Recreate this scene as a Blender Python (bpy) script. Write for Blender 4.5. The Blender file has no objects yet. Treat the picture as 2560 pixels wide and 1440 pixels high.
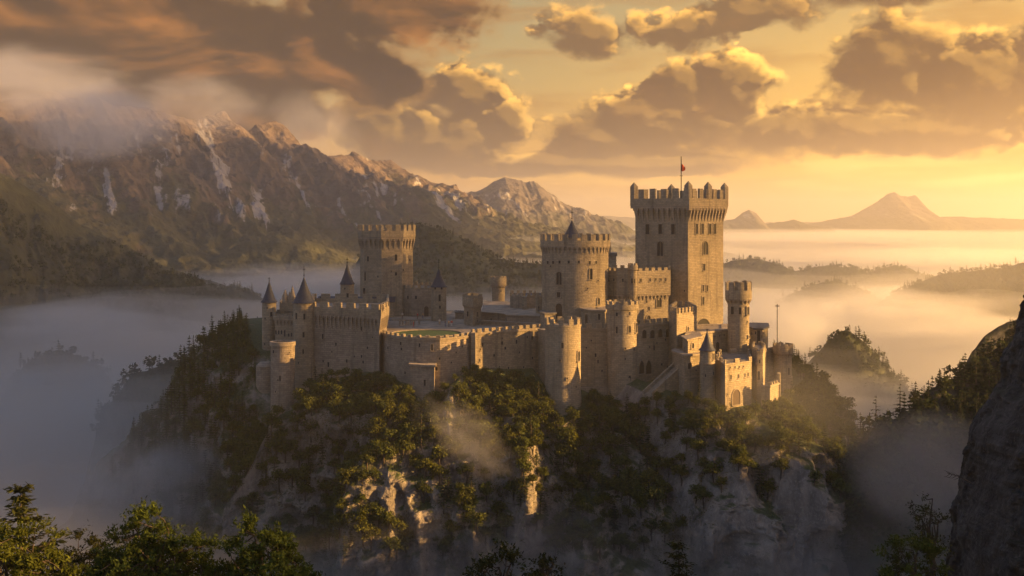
import bpy, bmesh, math, random
import numpy as np
from mathutils import Vector, Matrix
R = math.radians
rng = np.random.default_rng(7)
random.seed(7)
scene = bpy.context.scene
COL = scene.collection

# ------------------------------------------------------------------ camera
F = 2560 * 40.0 / 36.0            # focal length in photograph pixels
cam_d = bpy.data.cameras.new("camera")
cam_d.lens = 40.0
cam_d.sensor_width = 36.0
cam_d.shift_y = -170.0 / 2560.0
cam_d.clip_start = 0.5
cam_d.clip_end = 30000
cam = bpy.data.objects.new("camera", cam_d)
cam.location = (0, 0, 0)
cam.rotation_euler = (R(90), 0, 0)
COL.objects.link(cam)
scene.camera = cam

SUN_AZ, SUN_EL = 95.0, 15.0        # degrees right of the view axis / above the horizon
SUN_V = Vector((math.sin(R(SUN_AZ)) * math.cos(R(SUN_EL)), math.cos(R(SUN_AZ)) * math.cos(R(SUN_EL)), math.sin(R(SUN_EL))))
EXPOSURE = 2.28

scene.view_settings.view_transform = 'Standard'
scene.view_settings.look = 'None'
scene.view_settings.gamma = 1.0
scene.view_settings.use_curve_mapping = False
scene.view_settings.exposure = EXPOSURE
scene.cycles.max_bounces = 4
scene.cycles.diffuse_bounces = 2
scene.cycles.glossy_bounces = 1
scene.cycles.transmission_bounces = 1
scene.cycles.volume_bounces = 1
scene.cycles.transparent_max_bounces = 4
scene.cycles.use_denoising = True
scene.cycles.volume_step_rate = 1.0
scene.cycles.volume_max_steps = 96
scene.cycles.sample_clamp_indirect = 4.0

# ------------------------------------------------------------------ sun
sl = bpy.data.lights.new("sun", 'SUN')
sl.energy = 5.0
sl.angle = R(0.6)
sl.color = (1.0, 0.55, 0.17)
so = bpy.data.objects.new("sun", sl)
so.rotation_euler = SUN_V.to_track_quat('Z', 'Y').to_euler()
so.location = (300, 100, 200)
COL.objects.link(so)

# ------------------------------------------------------------------ sky
def pa(px): return math.degrees(math.atan((px - 1280) / F))
def pe(py): return math.degrees(math.atan((550 - py) / F))

class NT:
    """tiny helper that writes node trees as expressions"""
    def __init__(s, tree):
        s.t = tree; s.n = tree.nodes; s.l = tree.links
    def node(s, kind, **kw):
        n = s.n.new(kind)
        for k, v in kw.items(): setattr(n, k, v)
        return n
    def put(s, sock, v):
        if isinstance(v, bpy.types.NodeSocket): s.l.new(v, sock)
        elif v is not None:
            try: sock.default_value = v
            except TypeError: sock.default_value = tuple(v) + (1.0,)
            except ValueError: sock.default_value = tuple(v) + (1.0,)
    def m(s, op, a, b=None, c=None, clamp=False):
        n = s.node('ShaderNodeMath', operation=op, use_clamp=clamp)
        s.put(n.inputs[0], a); s.put(n.inputs[1], b); s.put(n.inputs[2], c)
        return n.outputs[0]
    def v(s, op, a, b=None):
        n = s.node('ShaderNodeVectorMath', operation=op)
        s.put(n.inputs[0], a); s.put(n.inputs[1], b)
        return n.outputs['Value'] if op in ('DOT_PRODUCT', 'LENGTH', 'DISTANCE') else n.outputs[0]
    def xyz(s, x, y, z=0.0):
        n = s.node('ShaderNodeCombineXYZ')
        s.put(n.inputs[0], x); s.put(n.inputs[1], y); s.put(n.inputs[2], z)
        return n.outputs[0]
    def sep(s, v):
        n = s.node('ShaderNodeSeparateXYZ'); s.put(n.inputs[0], v)
        return n.outputs[0], n.outputs[1], n.outputs[2]
    def mix(s, f, a, b, mode='MIX'):
        n = s.node('ShaderNodeMix', data_type='RGBA', blend_type=mode, clamp_factor=True)
        s.put(n.inputs[0], f); s.put(n.inputs[6], a); s.put(n.inputs[7], b)
        return n.outputs[2]
    def step(s, x, lo, hi, a=0.0, b=1.0):
        n = s.node('ShaderNodeMapRange', interpolation_type='SMOOTHSTEP', clamp=True)
        s.put(n.inputs[0], x); s.put(n.inputs[1], lo); s.put(n.inputs[2], hi); s.put(n.inputs[3], a); s.put(n.inputs[4], b)
        return n.outputs[0]
    def lin(s, x, lo, hi, a=0.0, b=1.0):
        n = s.node('ShaderNodeMapRange', clamp=True)
        s.put(n.inputs[0], x); s.put(n.inputs[1], lo); s.put(n.inputs[2], hi); s.put(n.inputs[3], a); s.put(n.inputs[4], b)
        return n.outputs[0]
    def noise(s, vec, scale=1.0, detail=4.0, rough=0.5, dist=0.0, out=0, lac=2.0):
        n = s.node('ShaderNodeTexNoise')
        s.put(n.inputs['Vector'], vec); s.put(n.inputs['Scale'], scale); s.put(n.inputs['Detail'], detail)
        s.put(n.inputs['Roughness'], rough); s.put(n.inputs['Distortion'], dist); s.put(n.inputs['Lacunarity'], lac)
        return n.outputs[out]
    def voro(s, vec, scale=1.0, detail=0.0, rough=0.5, feature='F1', out='Distance'):
        n = s.node('ShaderNodeTexVoronoi', feature=feature)
        s.put(n.inputs['Vector'], vec); s.put(n.inputs['Scale'], scale)
        if 'Detail' in n.inputs: s.put(n.inputs['Detail'], detail); s.put(n.inputs['Roughness'], rough)
        return n.outputs[out]

world = bpy.data.worlds.new("World")
scene.world = world
world.use_nodes = True
wt = world.node_tree
wt.nodes.clear()
w = NT(wt)
tc = w.node('ShaderNodeTexCoord')
dx, dy, dz = w.sep(tc.outputs['Generated'])
DEG = 180 / math.pi
az = w.m('MULTIPLY', w.m('ARCTAN2', dx, dy), DEG)
el = w.m('MULTIPLY', w.m('ARCSINE', dz), DEG)
sky = w.node('ShaderNodeTexSky', sky_type='NISHITA')
sky.sun_disc = False
sky.sun_elevation = R(SUN_EL)
sky.sun_rotation = R(SUN_AZ)
sky.air_density = 2.0
sky.dust_density = 4.0
sky.ozone_density = 1.0
nish = w.mix(1.0, sky.outputs[0], (0.05, 0.037, 0.022), 'MULTIPLY')

# cloud banks: centre and half size in degrees are worked out from photograph pixels
BANK_LEFT = [(150, 110, 800, 220), (600, 140, 560, 190), (960, 20, 360, 150), (930, 190, 180, 120), (-500, 100, 700, 380), (350, 270, 620, 110), (700, 300, 190, 110)]
BANK_MID = [(1090, 350, 290, 125), (1170, 235, 150, 110), (1265, 300, 95, 95), (930, 300, 170, 120), (1640, 315, 340, 120), (1840, 225, 150, 125), (1700, 230, 110, 100),
            (1500, 345, 200, 85), (1960, 330, 230, 100), (1500, 410, 560, 48), (2220, 175, 210, 165), (2450, 240, 280, 190), (2250, 340, 480, 90), (2750, 180, 300, 200)]
BANK_TOP = [(1470, 85, 170, 80), (1590, 60, 70, 50), (1700, 75, 160, 72), (1890, 40, 200, 70), (2200, 10, 220, 40), (2440, 15, 220, 52), (3000, -300, 900, 260)]
def field(u, v, blobs, nz, amp, lift=0.0):
    p = w.xyz(u, v); f = None
    for (cx, cy, rx, ry) in blobs:
        q = w.v('MULTIPLY', w.v('SUBTRACT', p, (pa(cx), pe(cy), 0)), (F / DEG / rx, F / DEG / ry, 0))
        g = w.v('LENGTH', q)
        f = g if f is None else w.node_smin(f, g)
    return w.m('ADD', w.m('SUBTRACT', 1.0 + lift, f), w.m('MULTIPLY', nz, amp))
def smin(a, b_):
    n = w.node('ShaderNodeMath', operation='SMOOTH_MIN'); w.put(n.inputs[0], a); w.put(n.inputs[1], b_); n.inputs[2].default_value = 0.18
    return n.outputs[0]
w.node_smin = smin
def billow(u, v, sx, sy, seed, det):
    """cauliflower noise around zero"""
    q = w.xyz(w.m('MULTIPLY', u, sx), w.m('MULTIPLY', v, sy), seed)
    n1 = w.noise(q, 1.0, det, 0.55, 0.2)
    q2 = w.v('ADD', q, w.xyz(w.m('MULTIPLY', n1, 0.55), w.m('MULTIPLY', n1, 0.4), 0.0))
    vo = w.voro(q2, 2.2, min(det, 3.0), 0.55)
    return w.m('ADD', w.m('MULTIPLY', w.m('SUBTRACT', n1, 0.5), 2.5), w.m('MULTIPLY', w.m('SUBTRACT', 0.40, vo), 0.62))
SX, SY = 0.42, 0.36           # towards the light, in degrees
az2 = w.m('ADD', az, SX); el2 = w.m('ADD', el, SY)
nz0 = billow(az, el, 0.33, 0.44, 3.7, 9.0)
nz1 = billow(az2, el2, 0.33, 0.44, 3.7, 5.0)
wisp = w.noise(w.xyz(w.m('MULTIPLY', az, 1.1), w.m('MULTIPLY', el, 1.5), 7.7), 1.0, 6.0, 0.62, 0.8)
nz0 = w.m('ADD', nz0, w.m('MULTIPLY', w.m('SUBTRACT', wisp, 0.5), 0.55))
# closeness to the glow low on the right
ga = w.m('DIVIDE', w.m('SUBTRACT', az, 34.0), 30.0)
ge = w.m('DIVIDE', w.m('SUBTRACT', el, 1.5), 9.0)
glow = w.m('EXPONENT', w.m('MULTIPLY', w.m('ADD', w.m('MULTIPLY', ga, ga), w.m('MULTIPLY', ge, ge)), -1.0))
low = w.step(el, 8.0, 1.0)
# clear sky between the clouds
clear = w.mix(w.step(el, 0.0, 7.5), (0.66, 0.30, 0.065), (0.26, 0.26, 0.18))
clear = w.mix(w.step(el, 6.0, 11.0), clear, (0.165, 0.215, 0.19))
clear = w.mix(glow, clear, (1.60, 0.86, 0.13))
clear = w.mix(1.0, clear, nish, 'ADD')
# long bright streaks near the horizon
stn = w.noise(w.xyz(w.m('MULTIPLY', az, 0.13), w.m('MULTIPLY', el, 1.15), 9.1), 1.0, 6.0, 0.55, 0.5)
stm = w.m('MULTIPLY', w.step(stn, 0.48, 0.62), w.m('MULTIPLY', w.step(el, 0.6, 1.6), w.step(el, 6.0, 3.6)))
col = w.mix(w.m('MULTIPLY', stm, w.lin(az, -12.0, 10.0, 0.12, 0.85)), clear, w.mix(glow, (0.85, 0.42, 0.09), (1.9, 1.2, 0.30)))
stg = w.step(w.noise(w.xyz(w.m('MULTIPLY', az, 0.10), w.m('MULTIPLY', el, 0.8), 4.4), 1.0, 5.0, 0.55, 0.4), 0.5, 0.7)
col = w.mix(w.m('MULTIPLY', stg, w.m('MULTIPLY', w.step(el, 1.0, 2.2), 0.5)), col, w.mix(glow, (0.40, 0.20, 0.07), (0.85, 0.42, 0.085)))
softn = w.noise(w.xyz(w.m('MULTIPLY', az, 0.22), w.m('MULTIPLY', el, 0.35), 15.0), 1.0, 2.0)
def bank(col, blobs, amp, soft, body_a, body_b, hi_a, hi_b, litk, edge, lift=0.0):
    d0 = field(az, el, blobs, nz0, amp, lift)
    d1 = field(az2, el2, blobs, nz1, amp, lift)
    mask = w.step(d0, 0.0, w.lin(softn, 0.38, 0.62, soft * 0.7, soft + 0.28))
    lit = w.step(w.m('SUBTRACT', d0, d1), 0.02, litk)
    e = w.step(d0, edge, 0.02)                       # 1 at the rim
    bb = w.m('MULTIPLY', lit, w.m('ADD', w.m('MULTIPLY', e, 0.92), 0.10), clamp=True)
    bb = w.m('MAXIMUM', bb, w.m('MULTIPLY', w.step(d0, 0.12, 0.0), 0.75))
    body = w.mix(w.m('MAXIMUM', glow, w.m('MULTIPLY', low, 0.35)), body_a, body_b)
    body = w.mix(w.step(nz0, -0.5, 0.7, 0.0, 0.5), body, w.mix(1.0, body, (1.9, 1.65, 1.35), 'MULTIPLY'))
    c = w.mix(bb, body, w.mix(glow, hi_a, hi_b))
    return w.mix(mask, col, c), mask
col, _ = bank(col, BANK_MID, 0.36, 0.17, (0.115, 0.072, 0.044), (0.36, 0.170, 0.046), (2.1, 1.15, 0.23), (2.9, 1.75, 0.40), 0.24, 0.50)
col, _ = bank(col, BANK_TOP, 0.55, 0.34, (0.16, 0.105, 0.06), (0.44, 0.21, 0.06), (1.7, 0.93, 0.20), (2.3, 1.38, 0.32), 0.30, 0.75, 0.16)
# the heavy dark bank on the left, with broad softly lit folds
dl = field(az, el, BANK_LEFT, nz0, 0.30)
fold = w.noise(w.xyz(w.m('MULTIPLY', az, 0.085), w.m('MULTIPLY', el, 0.19), 1.3), 1.0, 8.0, 0.55, 0.5)
fold2 = w.noise(w.xyz(w.m('ADD', w.m('MULTIPLY', az, 0.085), 0.10), w.m('ADD', w.m('MULTIPLY', el, 0.19), 0.12), 1.3), 1.0, 5.0, 0.55, 0.5)
fl = w.step(w.m('SUBTRACT', fold, fold2), -0.02, 0.16)
lbody = w.mix(fl, (0.050, 0.027, 0.016), (0.42, 0.170, 0.042))
lbody = w.mix(w.step(nz0, -0.6, 0.8, 0.0, 0.6), lbody, w.mix(1.0, lbody, (2.0, 1.75, 1.4), 'MULTIPLY'))
lbody = w.mix(w.step(dl, 0.35, 0.02, 0.0, 0.75), lbody, (0.62, 0.31, 0.085))
col = w.mix(w.step(dl, -0.02, 0.30), col, lbody)
col = w.mix(1.0, col, (1.10 / 2**EXPOSURE, 1.0 / 2**EXPOSURE, 0.82 / 2**EXPOSURE), 'MULTIPLY')
# the vault above and behind the camera: dull blue-grey evening sky
front = w.m('MULTIPLY', w.step(az, -80.0, -30.0), w.step(az, 150.0, 85.0))
vault = w.mix(w.step(el, 5.0, 50.0), (0.050, 0.062, 0.086), (0.049, 0.070, 0.122))
col = w.mix(w.m('MULTIPLY', front, w.step(el, 26.0, 12.0)), vault, col)
bg = w.node('ShaderNodeBackground')
w.put(bg.inputs[0], col)
bg.inputs[1].default_value = 1.0
wo = w.node('ShaderNodeOutputWorld')
wt.links.new(bg.outputs[0], wo.inputs[0])
world.cycles.sampling_method = 'MANUAL'
world.cycles.sample_map_resolution = 512

# ------------------------------------------------------------------ numpy noise
def _h(ix, iy, iz, seed):
    n = (ix.astype(np.int64) * 374761393 + iy.astype(np.int64) * 668265263 + iz.astype(np.int64) * 2147483647 + seed * 1274126177) & 0xffffffff
    n = ((n ^ (n >> 13)) * 1274126177) & 0xffffffff
    n = (n ^ (n >> 16)) & 0xffffffff
    n = (n * 2246822519) & 0xffffffff
    return ((n ^ (n >> 15)) & 0xffffff) / float(0xffffff)
def vnoise(x, y, z, seed=0):
    x, y, z = np.broadcast_arrays(np.asarray(x, float), np.asarray(y, float), np.asarray(z, float))
    fx, fy, fz = np.floor(x), np.floor(y), np.floor(z)
    tx, ty, tz = x - fx, y - fy, z - fz
    tx = tx**3 * (tx * (tx * 6 - 15) + 10); ty = ty**3 * (ty * (ty * 6 - 15) + 10); tz = tz**3 * (tz * (tz * 6 - 15) + 10)
    o = 0
    for i in (0, 1):
        for j in (0, 1):
            for k in (0, 1):
                o = o + _h(fx + i, fy + j, fz + k, seed) * (tx if i else 1 - tx) * (ty if j else 1 - ty) * (tz if k else 1 - tz)
    return o
def fbm(x, y, z=0.0, oct=5, seed=0, gain=0.5):
    s, a, tot = 0, 1.0, 0
    for o in range(oct):
        s = s + a * (vnoise(np.asarray(x) * 2**o + 13.7 * o, np.asarray(y) * 2**o, np.asarray(z) * 2**o + 5.1 * o, seed + o) * 2 - 1)
        tot += a; a *= gain
    return s / tot
def ridged(x, y, z=0.0, oct=5, seed=0, gain=0.5):
    s, a, tot = 0, 1.0, 0
    for o in range(oct):
        s = s + a * (1 - np.abs(vnoise(np.asarray(x) * 2**o + 9.3 * o, np.asarray(y) * 2**o, np.asarray(z) * 2**o + 3.3 * o, seed + o) * 2 - 1))
        tot += a; a *= gain
    return s / tot

# ------------------------------------------------------------------ object helpers
def X(px, D): return (px - 1280) / F * D
def Z(py, D): return (550 - py) / F * D
def P(px, py, D): return Vector((X(px, D), D, Z(py, D)))

def tag(o, label=None, cat=None, group=None, kind=None):
    if label: o['label'] = label
    if cat: o['category'] = cat
    if group: o['group'] = group
    if kind: o['kind'] = kind
    return o
def empty(name, loc, label, cat, group=None):
    o = bpy.data.objects.new(name, None)
    o.empty_display_size = 0.5
    o.location = loc
    COL.objects.link(o)
    return tag(o, label, cat, group)
def link_mesh(name, me, parent=None):
    o = bpy.data.objects.new(name, me)
    COL.objects.link(o)
    if parent is not None:
        o.parent = parent
        o.matrix_parent_inverse = Matrix.Translation(-parent.location)
    return o
def np_mesh(name, verts, faces, mats, midx=None, smooth=False, uvs=None):
    """verts (N,3), faces (M,k) all of one size k"""
    verts = np.asarray(verts, np.float32); faces = np.asarray(faces, np.int32)
    me = bpy.data.meshes.new(name)
    me.vertices.add(len(verts)); me.vertices.foreach_set('co', verts.ravel())
    k = faces.shape[1]
    me.loops.add(faces.size); me.loops.foreach_set('vertex_index', faces.ravel())
    me.polygons.add(len(faces))
    me.polygons.foreach_set('loop_start', np.arange(0, faces.size, k, dtype=np.int32))
    me.polygons.foreach_set('loop_total', np.full(len(faces), k, np.int32))
    for m in mats: me.materials.append(m)
    if midx is not None: me.polygons.foreach_set('material_index', np.asarray(midx, np.int32))
    if smooth: me.polygons.foreach_set('use_smooth', np.ones(len(faces), bool))
    if uvs is not None:
        uv = me.uv_layers.new(name='UVMap'); uv.data.foreach_set('uv', np.asarray(uvs, np.float32).ravel())
    me.update(calc_edges=True)
    me.validate()
    return me
def grid_faces(nu, nv, wrap=False):
    i = np.arange(nu if wrap else nu - 1); j = np.arange(nv - 1)
    I, J = np.meshgrid(i, j, indexing='ij')
    I2 = (I + 1) % nu
    return np.stack([I * nv + J, I2 * nv + J, I2 * nv + J + 1, I * nv + J + 1], -1).reshape(-1, 4)

# ------------------------------------------------------------------ materials
def new_mat(name):
    m = bpy.data.materials.new(name); m.use_nodes = True
    t = m.node_tree
    b = t.nodes['Principled BSDF']
    b.inputs['Roughness'].default_value = 0.9
    if 'Specular IOR Level' in b.inputs: b.inputs['Specular IOR Level'].default_value = 0.25
    return m, NT(t), b
def bump(n, b, h, strength=0.5, dist=0.1):
    k = n.node('ShaderNodeBump')
    k.inputs['Strength'].default_value = strength; k.inputs['Distance'].default_value = dist
    n.put(k.inputs['Height'], h); n.l.new(k.outputs[0], b.inputs['Normal'])
def stone_mat(name, c1, c2, mortar, seed=0.0, bw=0.95, bh=0.42):
    m, n, b = new_mat(name)
    uv = n.node('ShaderNodeUVMap').outputs[0]
    g = n.node('ShaderNodeNewGeometry').outputs['Position']
    wob = n.noise(uv, 1.3, 2.0)
    uvw = n.v('ADD', uv, n.xyz(n.m('MULTIPLY', wob, 0.10), n.m('MULTIPLY', wob, 0.10)))
    br = n.node('ShaderNodeTexBrick')
    n.put(br.inputs['Vector'], uvw)
    br.inputs['Scale'].default_value = 1.0; br.inputs['Mortar Size'].default_value = 0.030
    br.inputs['Mortar Smooth'].default_value = 0.35
    br.inputs['Brick Width'].default_value = bw; br.inputs['Row Height'].default_value = bh
    n.put(br.inputs['Color1'], c1); n.put(br.inputs['Color2'], c2); n.put(br.inputs['Mortar'], mortar)
    br.inputs['Bias'].default_value = -0.1
    big = n.noise(n.v('ADD', g, (seed, 0, 0)), 0.16, 5.0, 0.6)
    med = n.noise(g, 1.1, 4.0, 0.65)
    streak = n.noise(n.v('MULTIPLY', g, (0.9, 0.9, 0.07)), 1.0, 3.0, 0.6)
    c = n.mix(n.step(big, 0.36, 0.66), n.mix(0.42, br.outputs[0], (0.13, 0.108, 0.075)), br.outputs[0])
    c = n.mix(n.step(med, 0.5, 0.75, 0.0, 0.4), c, (0.40, 0.345, 0.26))
    c = n.mix(n.step(streak, 0.50, 0.74, 0.0, 0.62), c, (0.10, 0.084, 0.062))
    n.put(b.inputs['Base Color'], c)
    h = n.m('ADD', n.m('MULTIPLY', br.outputs[1], -0.5), n.m('MULTIPLY', n.noise(g, 2.2, 5.0, 0.7), 1.0))
    bump(n, b, h, 0.9, 0.14)
    return m
M_STONE = stone_mat('castle_stone', (0.340, 0.280, 0.185), (0.235, 0.192, 0.128), (0.15, 0.12, 0.085))
M_STONE2 = stone_mat('castle_stone_old', (0.30, 0.245, 0.18), (0.215, 0.172, 0.124), (0.13, 0.105, 0.078), 40.0, 1.1, 0.48)
M_TRIM = stone_mat('dressed_stone', (0.31, 0.255, 0.185), (0.265, 0.215, 0.155), (0.17, 0.135, 0.095), 11.0, 1.6, 0.6)

def simple_mat(name, col, rough=0.8, var=0.25, scale=1.5, metal=0.0, bmp=0.2):
    m, n, b = new_mat(name)
    g = n.node('ShaderNodeNewGeometry').outputs['Position']
    k = n.noise(g, scale, 4.0, 0.6)
    n.put(b.inputs['Base Color'], n.mix(n.step(k, 0.3, 0.7), [c * (1 - var) for c in col], [min(1, c * (1 + var)) for c in col]))
    b.inputs['Roughness'].default_value = rough; b.inputs['Metallic'].default_value = metal
    if bmp: bump(n, b, k, bmp, 0.05)
    return m
M_DARK = simple_mat('opening_shade', (0.012, 0.010, 0.009), 0.7, 0.2, 2.0, 0, 0)  # near-black sheet painted for the shade inside windows, slits and arches
M_WOOD = simple_mat('dark_wood', (0.055, 0.035, 0.02), 0.75, 0.35, 3.0)
M_IRON = simple_mat('iron', (0.03, 0.028, 0.026), 0.5, 0.2, 4.0, 0.6, 0)
M_DECK = simple_mat('roof_deck', (0.13, 0.115, 0.09), 0.9, 0.3, 0.8)
M_PAVE = simple_mat('courtyard_paving', (0.20, 0.165, 0.12), 0.95, 0.35, 0.4)
M_LAWN = simple_mat('lawn', (0.035, 0.065, 0.016), 0.95, 0.35, 1.2)
def slate_mat():
    m, n, b = new_mat('slate_roof')
    uv = n.node('ShaderNodeUVMap').outputs[0]
    br = n.node('ShaderNodeTexBrick')
    n.put(br.inputs['Vector'], uv); br.inputs['Scale'].default_value = 1.0
    br.inputs['Brick Width'].default_value = 0.5; br.inputs['Row Height'].default_value = 0.3; br.inputs['Mortar Size'].default_value = 0.02
    n.put(br.inputs['Color1'], (0.030, 0.036, 0.054)); n.put(br.inputs['Color2'], (0.019, 0.023, 0.037)); n.put(br.inputs['Mortar'], (0.012, 0.012, 0.015))
    g = n.node('ShaderNodeNewGeometry').outputs['Position']
    n.put(b.inputs['Base Color'], n.mix(n.step(n.noise(g, 1.0, 4.0), 0.5, 0.8, 0, 0.4), br.outputs[0], (0.04, 0.036, 0.03)))
    b.inputs['Roughness'].default_value = 0.55
    bump(n, b, br.outputs[1], -0.4, 0.05)
    return m
M_SLATE = slate_mat()
M_FLAG = simple_mat('red_flag', (0.75, 0.10, 0.03), 0.8, 0.1, 3.0, 0, 0)

def rock_mat(name, base, dark, light, moss, moss_lo=0.45, moss_hi=0.75, scale=0.35, seed=0.0, bstr=0.9, bdist=0.6):
    m, n, b = new_mat(name)
    geo = n.node('ShaderNodeNewGeometry')
    g = n.v('ADD', geo.outputs['Position'], (seed, 0, 0))
    gz = n.v('MULTIPLY', g, (1.0, 1.0, 0.30))
    big = n.noise(gz, scale, 6.0, 0.62)
    crack = n.voro(n.v('ADD', gz, n.v('MULTIPLY', n.noise(g, scale * 1.4, 3.0, out=1), (2.0, 2.0, 2.0))), scale * 1.3, 1.0, 0.5, 'DISTANCE_TO_EDGE')
    fine = n.noise(g, scale * 5, 6.0, 0.7)
    c = n.mix(n.step(big, 0.35, 0.68), dark, base)
    c = n.mix(n.step(fine, 0.52, 0.72, 0, 0.7), c, light)
    c = n.mix(n.step(crack, 0.04, 0.0, 0, 0.30), c, [x * 0.45 for x in dark])
    nz = n.sep(geo.outputs['Normal'])[2]
    mo = n.m('ADD', nz, n.m('MULTIPLY', n.m('SUBTRACT', n.noise(g, scale * 1.1, 5.0, 0.65), 0.5), 0.9))
    mm = n.step(mo, moss_lo, moss_hi)
    mc = n.mix(n.step(n.noise(g, scale * 9, 3.0), 0.35, 0.7), [x * 0.55 for x in moss], [x * 1.35 for x in moss])
    n.put(b.inputs['Base Color'], n.mix(mm, c, mc))
    h = n.m('ADD', n.m('MULTIPLY', big, 1.0), n.m('ADD', n.m('MULTIPLY', fine, 0.5), n.m('MULTIPLY', n.m('MINIMUM', crack, 0.12), 1.2)))
    bump(n, b, h, bstr, bdist)
    return m
M_ROCK = rock_mat('hill_rock', (0.235, 0.205, 0.165), (0.11, 0.095, 0.08), (0.33, 0.295, 0.25), (0.042, 0.055, 0.016), 0.50, 0.80)
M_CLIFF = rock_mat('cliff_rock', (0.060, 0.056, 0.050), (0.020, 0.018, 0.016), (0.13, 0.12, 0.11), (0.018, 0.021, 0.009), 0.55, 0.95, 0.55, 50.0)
# ================================================================== TERRAIN
GROUND_Z = -150.0
def smooth01(t): t = np.clip(t, 0, 1); return t * t * (3 - 2 * t)

# ---- valley floor: one sheet to the horizon, under the fog
def valley():
    g = np.concatenate([np.linspace(-9000, -1500, 16)[:-1], np.linspace(-1500, 1500, 41)[:-1], np.linspace(1500, 9000, 16)])
    xx, yy = np.meshgrid(g, g + 4000, indexing='ij')
    zz = GROUND_Z + 10 * fbm(xx / 300, yy / 300, oct=4, seed=3)
    m, n, b = new_mat('valley_floor')
    gp = n.node('ShaderNodeNewGeometry').outputs['Position']
    n.put(b.inputs['Base Color'], n.mix(n.step(n.noise(gp, 0.02, 6.0), 0.35, 0.65), (0.03, 0.04, 0.015), (0.08, 0.075, 0.04)))
    me = np_mesh('valley_ground', np.stack([xx, yy, zz], -1).reshape(-1, 3), grid_faces(len(g), len(g)), [m], smooth=True)
    tag(link_mesh('valley_ground', me), kind='structure')
valley()

# ---- the castle hill: rings of radius r(theta, depth) so that cliffs can be steep
HC = np.array([3.0, 302.0])
OUT = [  # px, distance, height of the ground at the foot of the walls
    (2005, 282, -41), (1985, 262, -41), (1930, 246, -41), (1880, 241, -41.0), (1800, 241, -41.5), (1740, 243, -38.5), (1650, 247, -39.0),
    (1560, 254, -43.0), (1480, 253, -40.0), (1407, 244, -44.0), (1345, 254, -37.5), (1270, 259, -35.8), (1200, 255, -34.8), (1150, 251.5, -34.5), (1100, 249, -38), (1060, 246.5, -40.5),
    (1000, 249, -37.0), (940, 257, -36.0), (860, 258, -35.5), (790, 260, -37.5), (740, 257, -41.5), (690, 254, -51.0), (655, 266, -49), (635, 282, -33.5),
    (618, 300, -28.5), (600, 320, -28.0), (680, 352, -30.0), (900, 372, -30.0), (1200, 376, -30), (1500, 352, -30), (1800, 325, -32), (1960, 300, -37)]
_o = np.array([(X(p, d), d, z) for p, d, z in OUT])
_th = np.arctan2(_o[:, 1] - HC[1], _o[:, 0] - HC[0]); _r = np.hypot(_o[:, 1] - HC[1], _o[:, 0] - HC[0])
_s = np.argsort(_th); _th = _th[_s]; _r = _r[_s]; _zt = _o[_s, 2]
_thx = np.concatenate([_th - 2 * np.pi, _th, _th + 2 * np.pi])
def hill_R0(t): return np.interp(t, _thx, np.tile(_r, 3))
def hill_Z0(t): return np.interp(t, _thx, np.tile(_zt, 3))
def hill_run(t, h):
    """horizontal run outwards after a drop of h metres"""
    td = np.degrees(t)
    right = smooth01((td + 70) / 60); left = smooth01((-td - 163) / 14) + smooth01((td - 120) / 40)
    c1 = 0.95 + 0.10 * right + 0.10 * left
    c2 = 0.50 + 0.12 * right + 0.28 * left
    c3 = 0.36 + 0.22 * right + 0.22 * left
    return c1 * np.minimum(h, 9) + c2 * np.clip(h - 9, 0, 22) + c3 * np.clip(h - 31, 0, 200)
HB = [ # bulges: px, py (where it shows), distance, half width (deg), half height (m), metres outwards
    (1790, 1340, 228, 5.0, 14, 6.5), (1690, 1330, 228, 4.5, 12, 4.0), (1240, 1230, 236, 7, 18, 8.5), (1160, 1050, 243, 4.5, 7, 1.6), (1330, 1160, 240, 3.5, 10, 4.5), (1560, 1180, 238, 4, 10, 2.5),
    (1900, 1180, 246, 5, 12, 4.0), (960, 1250, 238, 8, 16, 5.0), (760, 1250, 245, 8, 14, -5.0), (1480, 1120, 240, 2.5, 14, -4.0), (1420, 1290, 235, 3.5, 14, -5.0), (1885, 1330, 236, 2.2, 16, -5.0), (2060, 1200, 258, 5, 14, 3.0)]
def hill_pos(t, h):
    r = hill_R0(t) + hill_run(t, h)
    z = hill_Z0(t) - h
    for px, py, D, wd, hh, amp in HB:
        c = np.arctan2(D - HC[1], X(px, D) - HC[0])
        r = r + smooth01(h / 8.0) * amp * np.exp(-((np.degrees(t - c)) / wd)**2 - ((z - Z(py, D)) / hh)**2)
    x = HC[0] + r * np.cos(t); y = HC[1] + r * np.sin(t)
    e = smooth01(h / 6.0)
    gul = ridged(x / 24, y / 24, z / 70, 4, 11) - 0.62
    mid = ridged(x / 9, y / 9, z / 17, 4, 23) - 0.6
    fin = fbm(x / 2.6, y / 2.6, z / 3.6, 4, 31)
    blk = fbm(x / 5.5, y / 5.5, z / 5.5, 2, 53)
    dr = e * (11.0 * gul + 4.2 * mid) + smooth01(h / 1.5) * (1.25 * fin + np.round(blk * 6) / 6 * 2.6)
    r = r + dr
    z = z + e * 1.6 * fbm(x / 7, y / 7, z / 5, 3, 77)
    return HC[0] + r * np.cos(t), HC[1] + r * np.sin(t), z
HT = np.unique(np.concatenate([np.radians(np.linspace(-185, 5, 760)), np.radians(np.linspace(5, 175, 90))]))
HH = np.concatenate([np.linspace(0, 45, 190), np.linspace(45, 105, 60)[1:]])
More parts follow.
